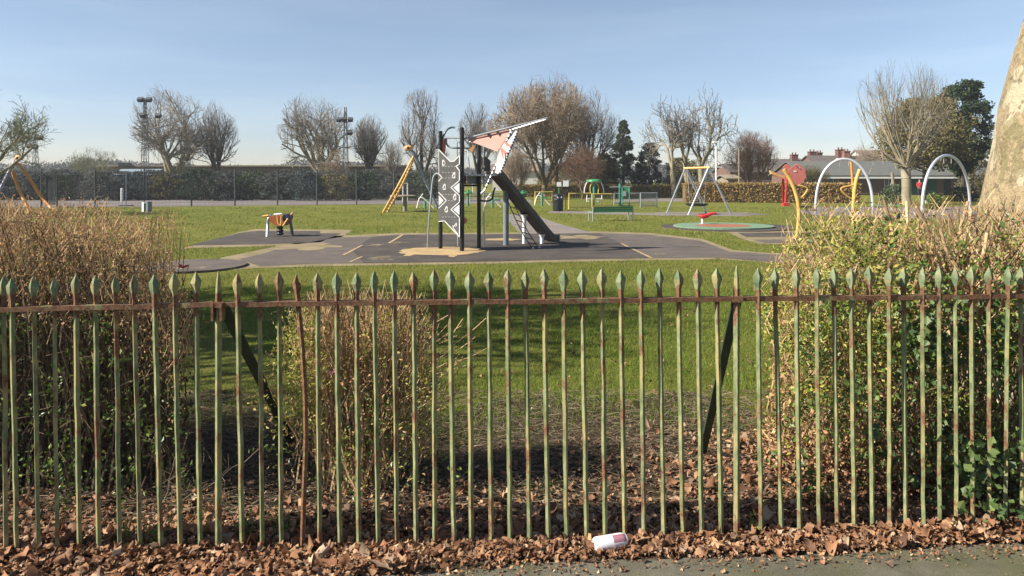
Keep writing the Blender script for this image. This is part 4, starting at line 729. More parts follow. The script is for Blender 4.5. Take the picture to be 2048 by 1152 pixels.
# climbing wall
fw = lambda x, y, off=0: ONP(x, y, Ap, Bp, off)
nv = nrm(np.cross(np.append((Bp - Ap)[:2], 0), [0, 0, 1.])); nv = nv if nv[1] < 0 else -nv
out = [(877.4, 299), (900.6, 323), (908, 322.7), (919.2, 310.6), (919.5, 474), (889, 441.6), (877.4, 443)]
wall = mk('climbing_wall', [prism([fw(x, y, .07) for x, y in out], nv * .02)], m_board, TW)
def stroke(pts, wpx=1.6):
    res = []
    for (x0, y0), (x1, y1) in zip(pts[:-1], pts[1:]):
        d = np.array([x1 - x0, y1 - y0], float); l = np.hypot(*d); d /= l; s = np.array([-d[1], d[0]]) * wpx / 2; a = np.array([x0, y0]) - d * wpx * .4; b = np.array([x1, y1]) + d * wpx * .4
        res.append(prism([fw(*p, .0905) for p in (a - s, b - s, b + s, a + s)], nv * .004))
    return res
mk_ = stroke(out[:4]) + stroke([out[3], (919.2, 328), (912, 332.5), (919, 341), (919, 361), (902, 375), (919, 391), (919, 404), (902, 419), (919, 435), (919, 474), (889, 441.6), (877.6, 443)]) + stroke([(877.8, 416), (893, 401), (877.8, 385)]) + stroke([(877.8, 362), (884, 354.7), (877.8, 348)]) + stroke([out[0], (877.8, 348)], .9) + stroke([(916, 469), (906, 455), (913, 446), (913, 452), (905, 452)], 1.3)
tri = lambda P: prism([fw(x, y, .0905) for x, y in P], nv * .004)
mk_ += [tri([(919, 366), (907, 375), (919, 386)]), tri([(919, 409), (907, 419), (919, 430)]), tri([(878, 391), (887, 401), (878, 411)])]
for cx, cy, fl in ((887, 326, 1), (908, 351, -1), (889, 374, -1), (910, 394, -1), (893, 419, -1)):
    mk_ += [tri([(cx - 2 * fl, cy - 7), (cx + 1 * fl, cy - 6), (cx + 4 * fl, cy + 1), (cx + 3 * fl, cy + 3)]), tri([(cx - 2.5 * fl, cy - 5), (cx - 1.2 * fl, cy - 5), (cx - .2 * fl, cy + 4), (cx + 1.5 * fl, cy + 6), (cx - 2.5 * fl, cy + 5)]), tri([(cx + 1.0 * fl, cy + 3.2), (cx + 3.6 * fl, cy + 3.4), (cx + 1.4 * fl, cy + 6)])]
mk('white_markings', mk_, M('worn_white_marking', (.52, .52, .52), (.42, .42, .42), 9, .7), wall)
dots = []
for ry in (333, 345, 356, 389, 401, 434):
    for cx in np.linspace(886, 910, 5): dots.append(prism([fw(cx + .6 * math.cos(a), ry + .6 * math.sin(a), .0905) for a in np.arange(6) * 1.047], nv * .003))
mk('bolt_hole', dots, m_white, wall)['kind'] = 'stuff'
for cx, cy, fl in ((887, 326, 1), (908, 351, -1), (889, 374, -1), (910, 394, -1), (893, 419, -1)):
    mk('climbing_hold', [lathe([(.016, 0), (.014, .02), (.003, .03)], fw(cx + .6 * fl, cy, .11), 8)], m_board, wall)
# bent metal pole left of the wall
mk('climbing_pole', [tube(spline([G(855, 496), W(858, 440, 20.75), W(864, 372, 20.75), W(867, 354, 20.75), W(872, 347.5, 20.72), W(878, 348, 20.62)], 7), .024, 8)], m_steel, TW)
mk('wall_hook', [tube(spline([W(882, 285, 20.6), W(892, 262, 20.7), W(902, 255, 20.8), W(910, 255, 20.8)], 6), .03, 8)], m_grey, TW)
mk('guard_hoop', [tube(spline([W(886, 275, 20.75), W(896, 275.5, 20.3), W(922, 275, 19.95)], 4), .03, 8), tube(spline([W(893, 276, 20.6), W(893, 287, 20.6), W(899, 294, 20.6), W(910, 296, 20.55), W(940, 296, 20.6)], 6), .026, 8)], m_grey, TW)
mk('dark_red_panel', [prism([W(884, 279, 20.78), W(892, 277, 20.78), W(891, 300, 20.78), W(888, 310, 20.78), W(884, 302, 20.78)], (0, .03, 0))], m_wine, TW)
mk('orange_wedge', [prism([W(926, 433, 20.0), W(934, 439, 20.0), W(933, 446, 20.0), W(926, 449, 20.0)], (0, .25, 0))], m_eye, TW)
# roof
tipf = W(1095, 236, 19.7); f0 = W(928, 278, 19.98); r0_ = W(940, 284, 21.0)
mk('ridge_pole', [tube([f0 - (0.05, 0, .012), tipf], [.026, .022], 8)], m_steel, TW); mk('ridge_pole', [tube([r0_, W(1092, 239, 19.85)], .022, 8)], m_steel, TW)
def panel(P, th=.02): return prism(P, (0, th, 0))
pk = mk('pink_roof_panel', [panel([W(932, 279.5, 20.02), W(976, 268.5, 19.95), W(1018, 259, 19.88), W(1022, 262, 19.86), W(994, 303, 19.55)])], m_pink, TW)
mk('notch', [panel([W(974, 268.5, 19.90), W(978, 275, 19.84), W(982, 267, 19.90)], .02), panel([W(992, 264.5, 19.88), W(996, 270, 19.80), W(999, 263, 19.86)], .02)], m_black, pk)
wp = mk('white_roof_panel', [panel([W(1022, 263, 19.84), W(1034, 261, 19.78), W(1004, 338, 19.28), W(996, 348, 19.26), W(990, 345, 19.34), W(994, 305, 19.54)])], M('white_canvas', (.56, .54, .52), (.48, .46, .45), 3, .8), TW)
mk('red_stripe', [panel([W(1008, 281, 19.62), W(1022, 291, 19.52), W(1021, 294, 19.50), W(1007, 285, 19.60)], .02), panel([W(1000, 293, 19.55), W(1014, 304, 19.43), W(1013, 308, 19.41), W(1000, 299, 19.53)], .02), panel([W(1002, 300, 19.5), W(1006, 318, 19.36), W(1008, 317, 19.36), W(1005, 300, 19.5)], .02)], m_redboard, wp)
mk('small_roof_panel', [panel([W(934, 291, 21.3), W(938, 298, 21.3), W(952, 289, 21.3), W(944, 305, 21.3), W(940, 303, 21.3)])], m_eye, TW)
mk('stripe_pole', [tube([W(1024, 258, 19.80), W(969, 381, 19.3), W(962, 387, 19.3)], .022, 8)], m_steel, TW); mk('stripe_pole', [tube([W(1036, 261, 19.75), W(1001, 346, 19.25)], .020, 8)], m_steel, TW)
for a_, b_ in ((W(1024, 258, 19.80), W(969, 381, 19.3)), (W(1036, 261, 19.75), W(1001, 346, 19.25))):
    nb = 15; P0_ = np.array([a_ + (b_ - a_) * (k / nb) for k in range(nb)]); mk('dark_band', [segs(P0_, P0_ + (b_ - a_) * .5 / nb, .0275, .0275, 8)], m_black, TW)['kind'] = 'stuff'
# platform
pl0, pl1 = W(927, 350.5, 20.1), W(1003, 350.5, 21.5)
mk('platform', [prism([W(927, 352, 20.05), W(990, 352, 20.3), W(1003, 352, 21.7), W(945, 352, 21.7)], (0, 0, .05))], m_steel, TW)
mk('cross_bar', [tube([W(924, 371, 20.0), W(958, 371, 20.9)], .03, 8)], m_black, TW)
mk('blue_panel', [panel([W(934, 352, 20.6), W(955, 352, 20.9), W(955, 368, 20.9), W(934, 368, 20.6)])], m_bluegrey, TW); mk('orange_panel', [panel([W(927, 352, 20.2), W(932.5, 352, 20.5), W(932.5, 368, 20.5), W(927, 368, 20.2)])], m_wine, TW)
mk('under_hoop', [tube(spline([W(958, 401, 20.9), W(975, 402, 20.9), W(984, 397, 20.9), W(987, 384, 20.9), W(990, 375, 20.9)], 5), .026, 8)], m_black, TW)
mk('fire_pole', [tube([G(968, 494), W(967, 270, 21.15)], .022, 8)], m_steel, TW); mk('rear_pole', [tube([G(916, 493), W(914, 285, 21.3)], .02, 8)], m_steel, TW)
mk('rope', [tube([W(941, 345, 21), W(937, 318, 21), W(935, 300, 21)], .014, 6), tube([W(945, 352, 21), W(946, 385, 21)], .014, 6)], m_white, TW)
mk('platform_bolt', [lathe([(.03, 0), (.025, .02), (.003, .025)], W(x, 351, 20.02), 8) for x in (932, 944, 958, 972, 985)], m_white, TW)['kind'] = 'stuff'
# slide
s0 = W(986, 350, 21.0); s1 = G(1098, 484) + (0, 0, .10); dh = np.array([s1[0] - s0[0], s1[1] - s0[1], 0]); dd = nrm(dh); pp = np.array([dd[1], -dd[0], 0]); pp = pp if pp[1] < 0 else -pp
prof = [s0 - dd * .15, s0 + dd * .12, s0 + (s1 - s0) * .9, s1 + dd * .06 + (0, 0, 0), s1 + dd * .25 + (0, 0, .0)]; prof = spline(prof, 5)
def ribbon(P, o0, o1, z0, z1):
    V = []
    for p in P: V += [p + pp * o0 + (0, 0, z0), p + pp * o1 + (0, 0, z0), p + pp * o1 + (0, 0, z1), p + pp * o0 + (0, 0, z1)]
    k = len(P); i = np.arange(k - 1)[:, None] * 4; j = np.arange(4)[None]; j2 = (j + 1) % 4
    return np.array(V), [np.stack([i + j, i + j2, i + 4 + j2, i + 4 + j], -1).reshape(-1, 4), np.arange(4), (k - 1) * 4 + np.arange(4)]
sld = mk('slide', [ribbon(prof, -.20, .20, -.04, -.004)], m_slide, TW); mk('slide_side', [ribbon(prof, .202, .23, -.06, .15)], m_slide, sld); mk('slide_side', [ribbon(prof, -.23, -.202, -.06, .15)], m_slide, sld)
mk('slide_foot', [prism([s1 + dd * .16 + pp * .2 + (0, 0, -.05), s1 + dd * .24 + pp * .2 + (0, 0, -.05), s1 + dd * .24 - pp * .2 + (0, 0, -.05), s1 + dd * .16 - pp * .2 + (0, 0, -.05)], (0, 0, -.08))], m_slide, sld)
mk('slide_hood', [ribbon(prof[:6], -.27, -.232, -.1, .42)], m_slide, TW); mk('slide_hood', [ribbon(prof[:6], .232, .26, -.10, .22)], m_slide, TW)
# climbing net
nt_ = []; a0, a1 = W(1014, 398, 21.3), W(1024, 398, 21.7); b0, b1 = G(1066, 499), G(1079, 497)
for t in (0, 1):
    A, B = (a0, b0) if t == 0 else (a1, b1); nt_.append(tube(np.array([A + (B - A) * u - np.array([0, 0, .12 * math.sin(u * 3.14)]) for u in np.linspace(0, 1, 10)]), .014, 6))
for u in np.linspace(.12, .94, 8): nt_.append(tube([a0 + (b0 - a0) * u - np.array([0, 0, .12 * math.sin(u * 3.14)]), a1 + (b1 - a1) * (u + .05) - np.array([0, 0, .12 * math.sin(u * 3.14)])], .014, 6))
net = mk('climbing_net', nt_, m_dark_int, TW); mk('net_shackle', [lathe([(.03, 0), (.035, .03), (.02, .07)], b0, 8), lathe([(.03, 0), (.035, .03), (.02, .07)], b1, 8)], m_steel, net)
def step_post(px, py, top, label):
    c = G(px, py); z = H - (top - YH) * c[1] / F; o = thing('stepping_post', c, label, 'stepping post', 'stepping posts by the slide'); mk('stem', [tube([c - (0, 0, .05), c + (0, 0, z - .12)], .06, 12)], m_white, o); mk('cone', [lathe([(.06, 0), (.10, .1), (.12, .115)], c + (0, 0, z - .135), 14)], m_white, o); mk('tread', [lathe([(.125, 0), (.13, .02), (.12, .04), (.01, .043)], c + (0, 0, z - .02), 14)], m_black, o)
step_post(1048.5, 488, 427, 'taller white stepping post with black tread in front of the slide'); step_post(1084, 488, 466.5, 'shorter white stepping post with black tread at the slide foot')

# ------------------------------------------------------------------ play pieces
def eye_frame(name, eye, Y, legs, label):
    e = W(*eye, Y); o = thing(name, (e[0], Y, 0), label, 'climbing frame', 'eyed climbing frames at the back of the lawn')
    V, Fs = lathe([(.0, -.17), (.10, -.155), (.22, -.09), (.27, 0), (.22, .09), (.10, .155), (.0, .17)], (0, 0, 0), 18, 1, .55); s = mk('eye_ball', [(V + e, Fs)], m_eye, o, smooth=True)
    mk('pupil', [lathe([(.075, 0), (.06, .02), (.002, .03)], (0, 0, 0), 12)], m_black, s); p = [c for c in COL.objects if c.parent == s][0]; p.data.transform(Matrix.Rotation(math.radians(90), 4, 'X')); p.data.transform(Matrix.Translation((0, -.14, .0)))
    for v in p.data.vertices: pass
    off = Vector(e - np.array(o.location)); p.data.transform(Matrix.Translation(-Vector(p.data.vertices[0].co) + Vector((.075, -.14, 0)) + off))
    for pts, r, m in legs: mk('leg', [tube(spline([W(*a) if a[1] < 420 else G(a[0], a[1]) for a in pts], 6) if len(pts) > 2 else [W(*a) if len(a) == 3 else G(*a) for a in pts], r, 10)], m, o)
    return o
eye_frame('eyed_frame', (38, 316), 40.5, [([(30, 322, 40.5), (24, 336, 40.5), (28, 352, 40.3), (44, 392, 40), (62, 428)], .085, m_orange), ([(31, 327, 40.6), (40, 331, 40.6), (56, 352, 41), (85, 396, 41.6), (109, 424)], .08, m_orange), ([(29, 323, 40.5), (14, 352, 40), (-4, 386, 39.4), (-30, 430)], .09, m_purple)], 'orange legged frame with an eyed head at the far left of the lawn')
EF = eye_frame('eyed_frame', (817, 296), 40.5, [([(827, 313, 40.5), (799, 366, 40.3), (766, 425)], .06, m_yellow), ([(828, 316, 40.7), (806, 366, 40.6), (775, 424.5)], .06, m_yellow), ([(829, 310, 40.6), (846, 352, 40.9), (868, 399, 41.2), (880, 424)], .075, m_bluegrey)], 'yellow ladder legged frame with an eyed head behind the climbing tower')
rg = []
for u in np.linspace(.06, .95, 17): rg.append(tube([W(827, 313, 40.5) + (G(766, 425) - W(827, 313, 40.5)) * u, W(828, 316, 40.7) + (G(775, 424.5) - W(828, 316, 40.7)) * u], .03, 6))
mk('ladder_rung', rg, m_orange, EF)['kind'] = 'stuff'
for k, o in enumerate([EF]): mk('neck', [tube([W(818, 299, 40.5), W(828, 311, 40.5)], .09, 10)], m_bluegrey, EF)
c = G(810, 423); RT = thing('round_table', c, 'round topped post table under the yellow ladder legged frame', 'table'); z = H - (391 - YH) * c[1] / F; mk('pedestal', [tube([c, c + (0, 0, z - .05)], .12, 12)], m_wood, RT); mk('table_top', [lathe([(.70, 0), (.75, .02), (.75, .07), (.70, .09), (.01, .095)], c + (-.12, 0, z - .07), 24)], m_wood, RT)
# rocker
c = G(560, 473); RK = thing('rocker_seat', c, 'orange and navy rocking boat seat slung between two grey legs', 'rocker'); Y = c[1]
mk('leg', [tube(spline([G(534.5, 474), W(535.5, 450, Y), W(537, 437, Y), W(541, 431, Y + .1)], 5), .045, 10)], m_steel, RK); mk('leg', [tube(spline([G(585, 471), W(582, 450, Y + .2), W(578, 436, Y + .2), W(572, 430, Y + .2)], 5), .05, 10)], m_grey, RK)
hull = [(535, 433), (541, 444), (548, 450), (557, 452.5), (566, 452), (573, 447), (578, 436), (570, 431), (545, 432)]
mk('seat_shell', [prism([W(x, y, Y - .12) for x, y in hull], (0, .5, 0))], M('shaded_orange_shell', (.36, .115, .03), (.30, .09, .025), 3, .6), RK); mk('navy_back', [prism([W(566, 429, Y - .16), W(576, 428, Y - .16), (W(578, 437, Y - .16)), W(569, 444, Y - .16), W(565, 440, Y - .16)], (0, .5, 0))], m_navy, RK)  # shell orange darkened: the seat's shade is put into its colour
mk('yellow_trim', [tube(spline([W(555, 430, Y - .2), W(556, 444, Y - .2), W(558, 449, Y - .2), W(562, 449, Y - .2), W(563, 432, Y - .2)], 5), .03, 8), tube([W(566, 452, Y - .2), W(576, 437, Y - .2)], .03, 8), tube([W(578, 434, Y), W(586, 425, Y)], .03, 8), tube([W(525, 433, Y), W(537, 431, Y)], .035, 8)], m_yellow, RK); mk('white_rail', [tube([W(548, 429.5, Y - .1), W(564, 428, Y - .1)], .035, 8)], m_white, RK); mk('spring', [lathe([(.09, 0), (.13, .05), (.09, .1), (.13, .15), (.09, .2), (.12, .3)], (c[0], Y, .05), 12)], m_black, RK)
# post mounted box
c = G(294, 436); zt = H - (403 - YH) * c[1] / F; zb = H - (424 - YH) * c[1] / F; LB = thing('litter_box', c, 'small grey metal box on a post in the lawn at left', 'litter bin'); mk('pole', [tube([c, c + (0, .0, zb + .02)], .03, 8)], m_steel, LB); mk('box', [box(c + (0, 0, (zt + zb) / 2), (.36, .26, zt - zb), -.35)], m_grey, LB); mk('front_plate', [box(c + (-.13, -.15, (zt + zb) / 2), (.12, .01, (zt - zb) * .9), -.35)], m_white, LB)
# green bench seen from behind
a, b = G(1186, 443), G(1266, 441); BN = thing('park_bench', (a + b) / 2, 'green slatted park bench seen from behind in front of the outdoor gym', 'bench'); u = nrm(b - a); fwd = np.array([-u[1], u[0], 0])
for t in (a, b): mk('leg', [tube([t, t + (0, 0, .66)], .03, 8), tube([t + fwd * .42, t + fwd * .42 + (0, 0, .4)], .03, 8), tube([t + (0, 0, .4), t + fwd * .45 + (0, 0, .4)], .025, 8)], m_steel, BN)
for zz in (.50, .61): mk('back_slat', [beam(a + (0, 0, zz), b + (0, 0, zz), .035, .10)], m_greenp, BN)
for k in range(3): mk('seat_slat', [beam(a + fwd * (.06 + .15 * k) + (0, 0, .42), b + fwd * (.06 + .15 * k) + (0, 0, .42), .12, .04)], m_greenp, BN)
mk('yellow_sticker', [beam(a + u * .05 - fwd * .02 + (0, 0, .665), a + u * .8 - fwd * .02 + (0, 0, .665), .05, .01)], m_ybar, BN)
# litter bin
c = G(1116, 422.5); BI = thing('litter_bin', c, 'black two opening litter bin beside the sign posts', 'litter bin'); mk('body', [lathe([(.27, .02), (.30, .06), (.31, .80)], c, 20)], m_black, BI); mk('lid', [lathe([(.32, .80), (.325, .86), (.29, .97), (.15, 1.02), (.01, 1.03)], c, 20)], m_black, BI); mk('base', [lathe([(.24, 0), (.25, .02)], c, 20)], m_grey, BI)
for dx in (-.03, .16): mk('white_badge', [box(c + (dx, -.315 + abs(dx) * .25, .82), (.10, .02, .10))], m_white, BI)
mk('opening', [box(c + (-.16, -.285, .70), (.16, .05, .1))], m_grey, BI)
for px, t0, t1, lab, m in ((1118, 364, 373, 'small white sign on a green post right behind the litter bin', m_greenp), (1131.5, 361, 373, 'larger white square sign on a dark post right of the litter bin', m_black)):
    c = G(px, 419); z0, z1 = H - (t1 - YH) * c[1] / F, H - (t0 - YH) * c[1] / F; o = thing('sign_post', c, lab, 'sign'); mk('pole', [tube([c, c + (0, 0, z1 - .02)], .03, 8)], m, o); mk('sign_plate', [box(c + (0, -.04, (z0 + z1) / 2), (.28 if px < 1125 else .34, .02, z1 - z0))], m_white, o)
# barriers
def barrier(x0, x1, py, top, m, label, bars_=8):
    a, b = G(x0, py), G(x1, py - .6); z = H - (top - YH) * a[1] / F; o = thing('barrier_panel', a, label, 'barrier', 'barrier panels round the outdoor gym'); mk('frame', [tube([a, a + (0, 0, z), b + (0, 0, z), b], .04, 8), tube([a + (0, 0, .12), b + (0, 0, .12)], .03, 8)], m, o); mk('infill_bar', [tube([a + (b - a) * t + (0, 0, .12), a + (b - a) * t + (0, 0, z)], .014, 5) for t in np.linspace(.06, .94, bars_)], m, o)
barrier(1070, 1105, 407, 384, m_ybar, 'yellow barred panel left of the litter bin'); barrier(1138, 1182, 419, 387, m_ybar, 'yellow barred panel directly right of the larger sign', 9); barrier(1184, 1224, 416, 388, m_ybar, 'yellow barred panel behind the left half of the green bench', 12); barrier(1281, 1314, 416, 386, m_steel, 'pale grey barred panel at the right end of the gym', 14); barrier(940, 1000, 405, 387, m_steel, 'low grey barred panel seen between the tower posts', 12); barrier(1228, 1279, 410, 387, m_steel, 'low grey barred panel behind the right half of the green bench', 12)
# gym stations
def gym(px, py, top, label, kind):
    c = G(px, py); h = H - (top - YH) * c[1] / F; o = thing('exercise_station', c, label, 'exercise machine', 'green and white outdoor gym machines'); s = c[1] / F
    mk('column', [tube([c, c + (0, 0, h * .97)], .08, 10)], m_tealp, o)
    if kind == 0:
        mk('canopy', [lathe([(.55, 0), (.5, .1), (.2, .16), (.02, .17)], c + (0, 0, h - .17), 16)], m_greenp, o); mk('white_arm', [tube(spline([c + (sx * .1, 0, h - .2), c + (sx * .45, 0, h - .22), c + (sx * .62, 0, h - .6), c + (sx * .66, 0, h - .95)], 5), .035, 6) for sx in (-1, 1)], m_white, o); mk('pull_bar', [tube(spline([c + (sx * .1, -.2, h - .25), c + (sx * .28, -.2, h - .5), c + (sx * .25, -.2, h - 1.0)], 4), .03, 6) for sx in (-1, 1)], m_ybar, o)
        mk('seat', [box(c + (sx * .33, -.2, .5), (.4, .35, .06)) for sx in (-1, 1)], m_white, o); mk('seat_frame', [tube([c + (-.55, -.2, .32), c + (.55, -.2, .32)], .035, 6), tube([c + (-.5, -.2, .32), c + (-.5, -.2, .75)], .035, 6), tube([c + (.5, -.2, .32), c + (.5, -.2, .75)], .035, 6)], m_white, o)
    elif kind == 1:
        mk('cross_arm', [tube([c + (-.7, 0, h - .28), c + (.75, 0, h - .25)], .04, 6), tube([c + (-.45, 0, h - .27), c + (.45, .3, h - .27)], .03, 6)], m_steel, o); mk('side_column', [tube([c + (dx, -.1, 0), c + (dx, -.1, h - .3)], .045, 8) for dx in (-.05, .14, .62)], m_tealp, o); mk('back_pad', [box(c + (.42, -.05, h - .55), (.32, .06, .5))], m_greenp, o); mk('pedal', [box(c + (-.25, -.2, .28), (.3, .3, .06)), box(c + (.3, -.2, .32), (.3, .3, .06)), box(c + (.28, -.12, .85), (.22, .1, .35))], m_steel, o)
    elif kind == 2:
        mk('top_disc', [lathe([(.05, 0), (.32, .05), (.3, .12), (.03, .16)], c + (0, 0, h - .3), 12)], m_greenp, o); mk('handle', [tube([c + (-.3, 0, h - .1), c + (.3, 0, h - .1)], .03, 6)], m_greenp, o)
    else:
        mk('seat', [box(c + (.3, 0, .55), (.34, .3, .08))], m_greenp, o); mk('frame', [tube(spline([c + (-.5, 0, .05), c + (-.3, 0, .7), c + (.1, 0, .5), c + (.55, 0, .05)], 5), .04, 8), tube([c + (-.3, 0, .7), c + (-.12, 0, .95)], .03, 6)], m_white, o)
gym(1188, 412, 358, 'tall green and white gym machine with canopy behind the green bench', 0); gym(1240, 412, 366, 'green gym machine with crossed arms behind the right end of the bench', 1); gym(936, 413, 379, 'slim green gym post seen between the climbing tower posts', 2); gym(1046, 408, 380, 'short green gym post with disc top beside the slide', 2); gym(1084, 412, 386, 'teal gym machine in front of the left yellow barrier', 3); gym(985, 416, 392, 'white framed exercise bike seen under the tower platform', 3); gym(850, 418, 402, 'low green exercise bench behind the bent tower pole', 3)
# swing
A1, A2 = W(1370.5, 336.5, 39.0), W(1417.5, 335, 38.0); SW = thing('basket_swing', ((A1 + A2) / 2 * np.array([1, 1, 0])), 'grey splayed leg swing with a black basket seat before the beech hedge', 'swing')
for ap, ft in ((A1, (1333.5, 426.5)), (A1, (1413, 427.5)), (A2, (1376.5, 430.5)), (A2, (1462.5, 430))): mk('leg', [tube([ap, G(*ft)], .05, 10)], m_steel, SW)
mk('cross_beam', [tube([A1 + (A1 - A2) * .06, A2 + (A2 - A1) * .06], .06, 10)], m_yellow, SW); mc = (A1 + A2) / 2; sc_ = np.array([mc[0], mc[1], .52]); mk('basket_seat', [lathe([(.0, .0), (.45, .02), (.58, .08), (.60, .14), (.55, .15), (.45, .07), (.0, .05)], sc_ - (0, 0, .08), 24)], m_black, SW)
mk('chain', [tube([p + (p - mc) * -.15, sc_ + (dx * .55, dy * .4, .05)], .010, 5) for p in (A1, A2) for dx, dy in ((-.6, .5), (.6, -.5))], m_steel, SW)
# spinner seat
c = G(1405, 452) + (0, 0, .08); SP = thing('spinner_seat', c, 'red cupped spinner seat on a white post on the green rubber disc', 'spinner'); mk('pole', [tube([c, c + (0, 0, .25)], .055, 10)], m_white, SP); mk('base_plate', [lathe([(.16, 0), (.16, .02), (.06, .03)], c, 16)], m_steel, SP)
V, Fs = lathe([(.05, 0), (.16, .05), (.22, .16), (.20, .17), (.12, .07), (.01, .04)], (0, 0, 0), 18, 1.15, 1); mk('seat', [(V + c + (.06, 0, .22), Fs), tube(spline([c + (.15, 0, .33), c + (.35, 0, .42), c + (.58, 0, .44)], 5), [.09, .085, .08, .075, .07, .065, .06, .055, .05, .04, .03], 8)], m_redp, SP, smooth=True)
# curved yellow poles
def ypole(pts, hnd, label, m=m_yellow, r=.062):
    b = G(*pts[-1]); o = thing('curved_pole', b, label, 'climbing pole', 'curved yellow climbing poles'); Y = b[1]; mk('pole', [tube(spline([W(x, y, Y) for x, y in pts[:-1]] + [b - (0, 0, .05)], 6), r, 10)], m, o)
    if hnd: mk('handle', [tube(spline([W(x, y, Y) for x, y in hnd], 5), .028, 8)], m, o)
    return o
ypole([(1568, 339), (1584, 366), (1595, 399), (1598, 427), (1596.5, 454), (1592, 478)], [(1596, 400), (1608, 390), (1615, 378), (1607, 373), (1596, 371)], 'bowed yellow pole with a loop handle left of the grey arches'); ypole([(1720, 339), (1712, 363), (1707.6, 399), (1707, 427), (1709, 452), (1711, 470)], [(1706, 400), (1693, 391), (1683, 381), (1685, 375), (1708, 370)], 'straighter yellow pole with a loop handle in front of the left arch'); 
ypole([(1701, 318), (1703, 332), (1705, 360), (1707, 385), (1712, 424)], None, 'brownish upright pole hanging below the left arch crown', m_orange, .07)
q = np.random.default_rng(5); o = tag(mk('swing_rope', [tube([W(1612, 415, 27), W(1640, 455, 24.5)], .012, 6), tube([W(1610, 415, 27), W(1634, 452, 25)], .012, 6), box(W(1609, 413.5, 27), (.5, .2, .05))], m_black, loc=W(1612, 415, 27)), 'pair of thin black ropes beside the bowed yellow pole', 'rope')
def arch(a, b, top, label, r=.072):
    A, B = G(*a), G(*b); zt = H - (top - YH) * (A[1] + B[1]) / 2 / F; o = thing('arch_frame', (A + B) / 2, label, 'swing arch', 'grey steel arches on the right of the playground'); pts = []
    for t in np.linspace(0, math.pi, 28): u = .5 - .5 * math.cos(t); pts.append(A + (B - A) * u + np.array([0, 0, zt * math.sin(t) ** .78]))
    mk('tube', [tube(pts, r, 12)], m_archs, o, smooth=True)
    for e in (A, B): mk('foot_plate', [lathe([(.16, .0), (.16, .02), (.09, .03)], e, 14)], m_steel, o)
    for u in (.42, .58): mk('hanger', [tube([A + (B - A) * u + (0, 0, zt * .955), A + (B - A) * u + (0, 0, zt * .87)], .02, 6)], m_steel, o)
arch((1631, 428), (1746, 429), 318, 'left grey steel arch with a brown pole under its crown'); arch((1844, 437), (1940, 427), 311, 'right grey steel arch next to the foreground trunk')
# red board tower
c = G(1570, 412); RB = thing('red_board_tower', c, 'faded red pointed board on a red post beside the beech hedge', 'play board'); Y = c[1]
mk('post', [tube([G(1567, 409), W(1566, 356, Y)], .08, 8), tube([c, W(1574, 356, Y)], .07, 8)], m_redp, RB); mk('board', [prism([W(x, y, Y - .1) for x, y in ((1576, 340), (1595, 327), (1610, 337), (1612, 355), (1604, 366), (1594, 371), (1586, 362), (1578, 352))], (0, .06, 0))], m_redboard, RB); mk('small_gable', [prism([W(x, y, Y + .2) for x, y in ((1566, 334), (1573, 328), (1581, 333), (1576, 340), (1568, 340))], (0, .06, 0))], m_redboard, RB)
mk('ramp', [prism([W(1541, 341, Y), W(1562, 350, Y), W(1570, 352, Y), W(1570, 356, Y), W(1558, 354, Y), W(1543, 348, Y)], (0, .3, 0))], m_eye, RB); mk('white_mark', [prism([W(x, y, Y - .125) for x, y in ((1588, 341), (1594, 341.5), (1593, 344), (1588, 344))], (0, .02, 0)), prism([W(x, y, Y - .125) for x, y in ((1597, 333), (1601, 336), (1599, 338))], (0, .02, 0))], m_white, RB); mk('peep_hole', [lathe([(.06, 0), (.05, .02)], (0, 0, 0), 10)], m_black, RB).data.transform(Matrix.Translation(Vector(W(1594, 333, Y - .13)) ))
mk('red_base', [box(c + (.05, 0, .1), (.4, .4, .22))], m_redp, RB)
c = G(1791, 405); BP = thing('braced_post', c, 'weathered wooden post with a slanting brace left of the pollarded trunk', 'post'); mk('post', [tube([c, W(1784, 346, c[1])], [.13, .11], 10)], m_wood, BP); mk('brace', [tube([W(1785, 364, c[1]), G(1762, 405)], .06, 8)], m_wood, BP)
a, b = G(1742, 424), G(1798, 424); GB = thing('park_bench', (a + b) / 2, 'low green backless bench behind the right hedge and left arch', 'bench'); mk('seat', [beam(a + (0, 0, .42), b + (0, 0, .42), .35, .06), beam(a + (0, -.1, .30), b + (0, -.1, .30), .03, .08)], m_tealp, GB)
for t in (a + (b - a) * .1, a + (b - a) * .9): mk('leg', [tube([t, t + (0, 0, .4)], .04, 8)], m_steel, GB)

# person in red by the pavilion
c = G(1839, 393.5); PE = thing('person', c, 'person in a red jacket and dark trousers standing by the pavilion', 'person')
def skin_body(name, verts, edges, rad, mat, parent):
    me = bpy.data.meshes.new(name); me.from_pydata([Vector(v) + Vector(c) - Vector(wloc(parent)) for v in verts], edges, []); o = bpy.data.objects.new(name, me); COL.objects.link(o); o.parent = parent; sk = o.modifiers.new('skin', 'SKIN'); 
    for v, r in zip(me.skin_vertices[0].data, rad): v.radius = (r, r)
    me.skin_vertices[0].data[0].use_root = True; ss = o.modifiers.new('sub', 'SUBSURF'); ss.levels = ss.render_levels = 1; me.materials.append(mat); return o
bv = [(0, 0, .85), (0, 0, 1.1), (0, 0, 1.33), (0, 0, 1.42), (0, -.01, 1.53), (0, 0, 1.63), (.17, 0, 1.32), (.22, 0, 1.06), (.2, -.08, .84), (-.17, 0, 1.32), (-.22, 0, 1.06), (-.2, -.08, .84), (.09, 0, .78), (.1, .0, .45), (.1, .02, .08), (.1, -.1, .04), (-.09, 0, .78), (-.1, -.03, .45), (-.1, 0, .08), (-.1, -.12, .04)]
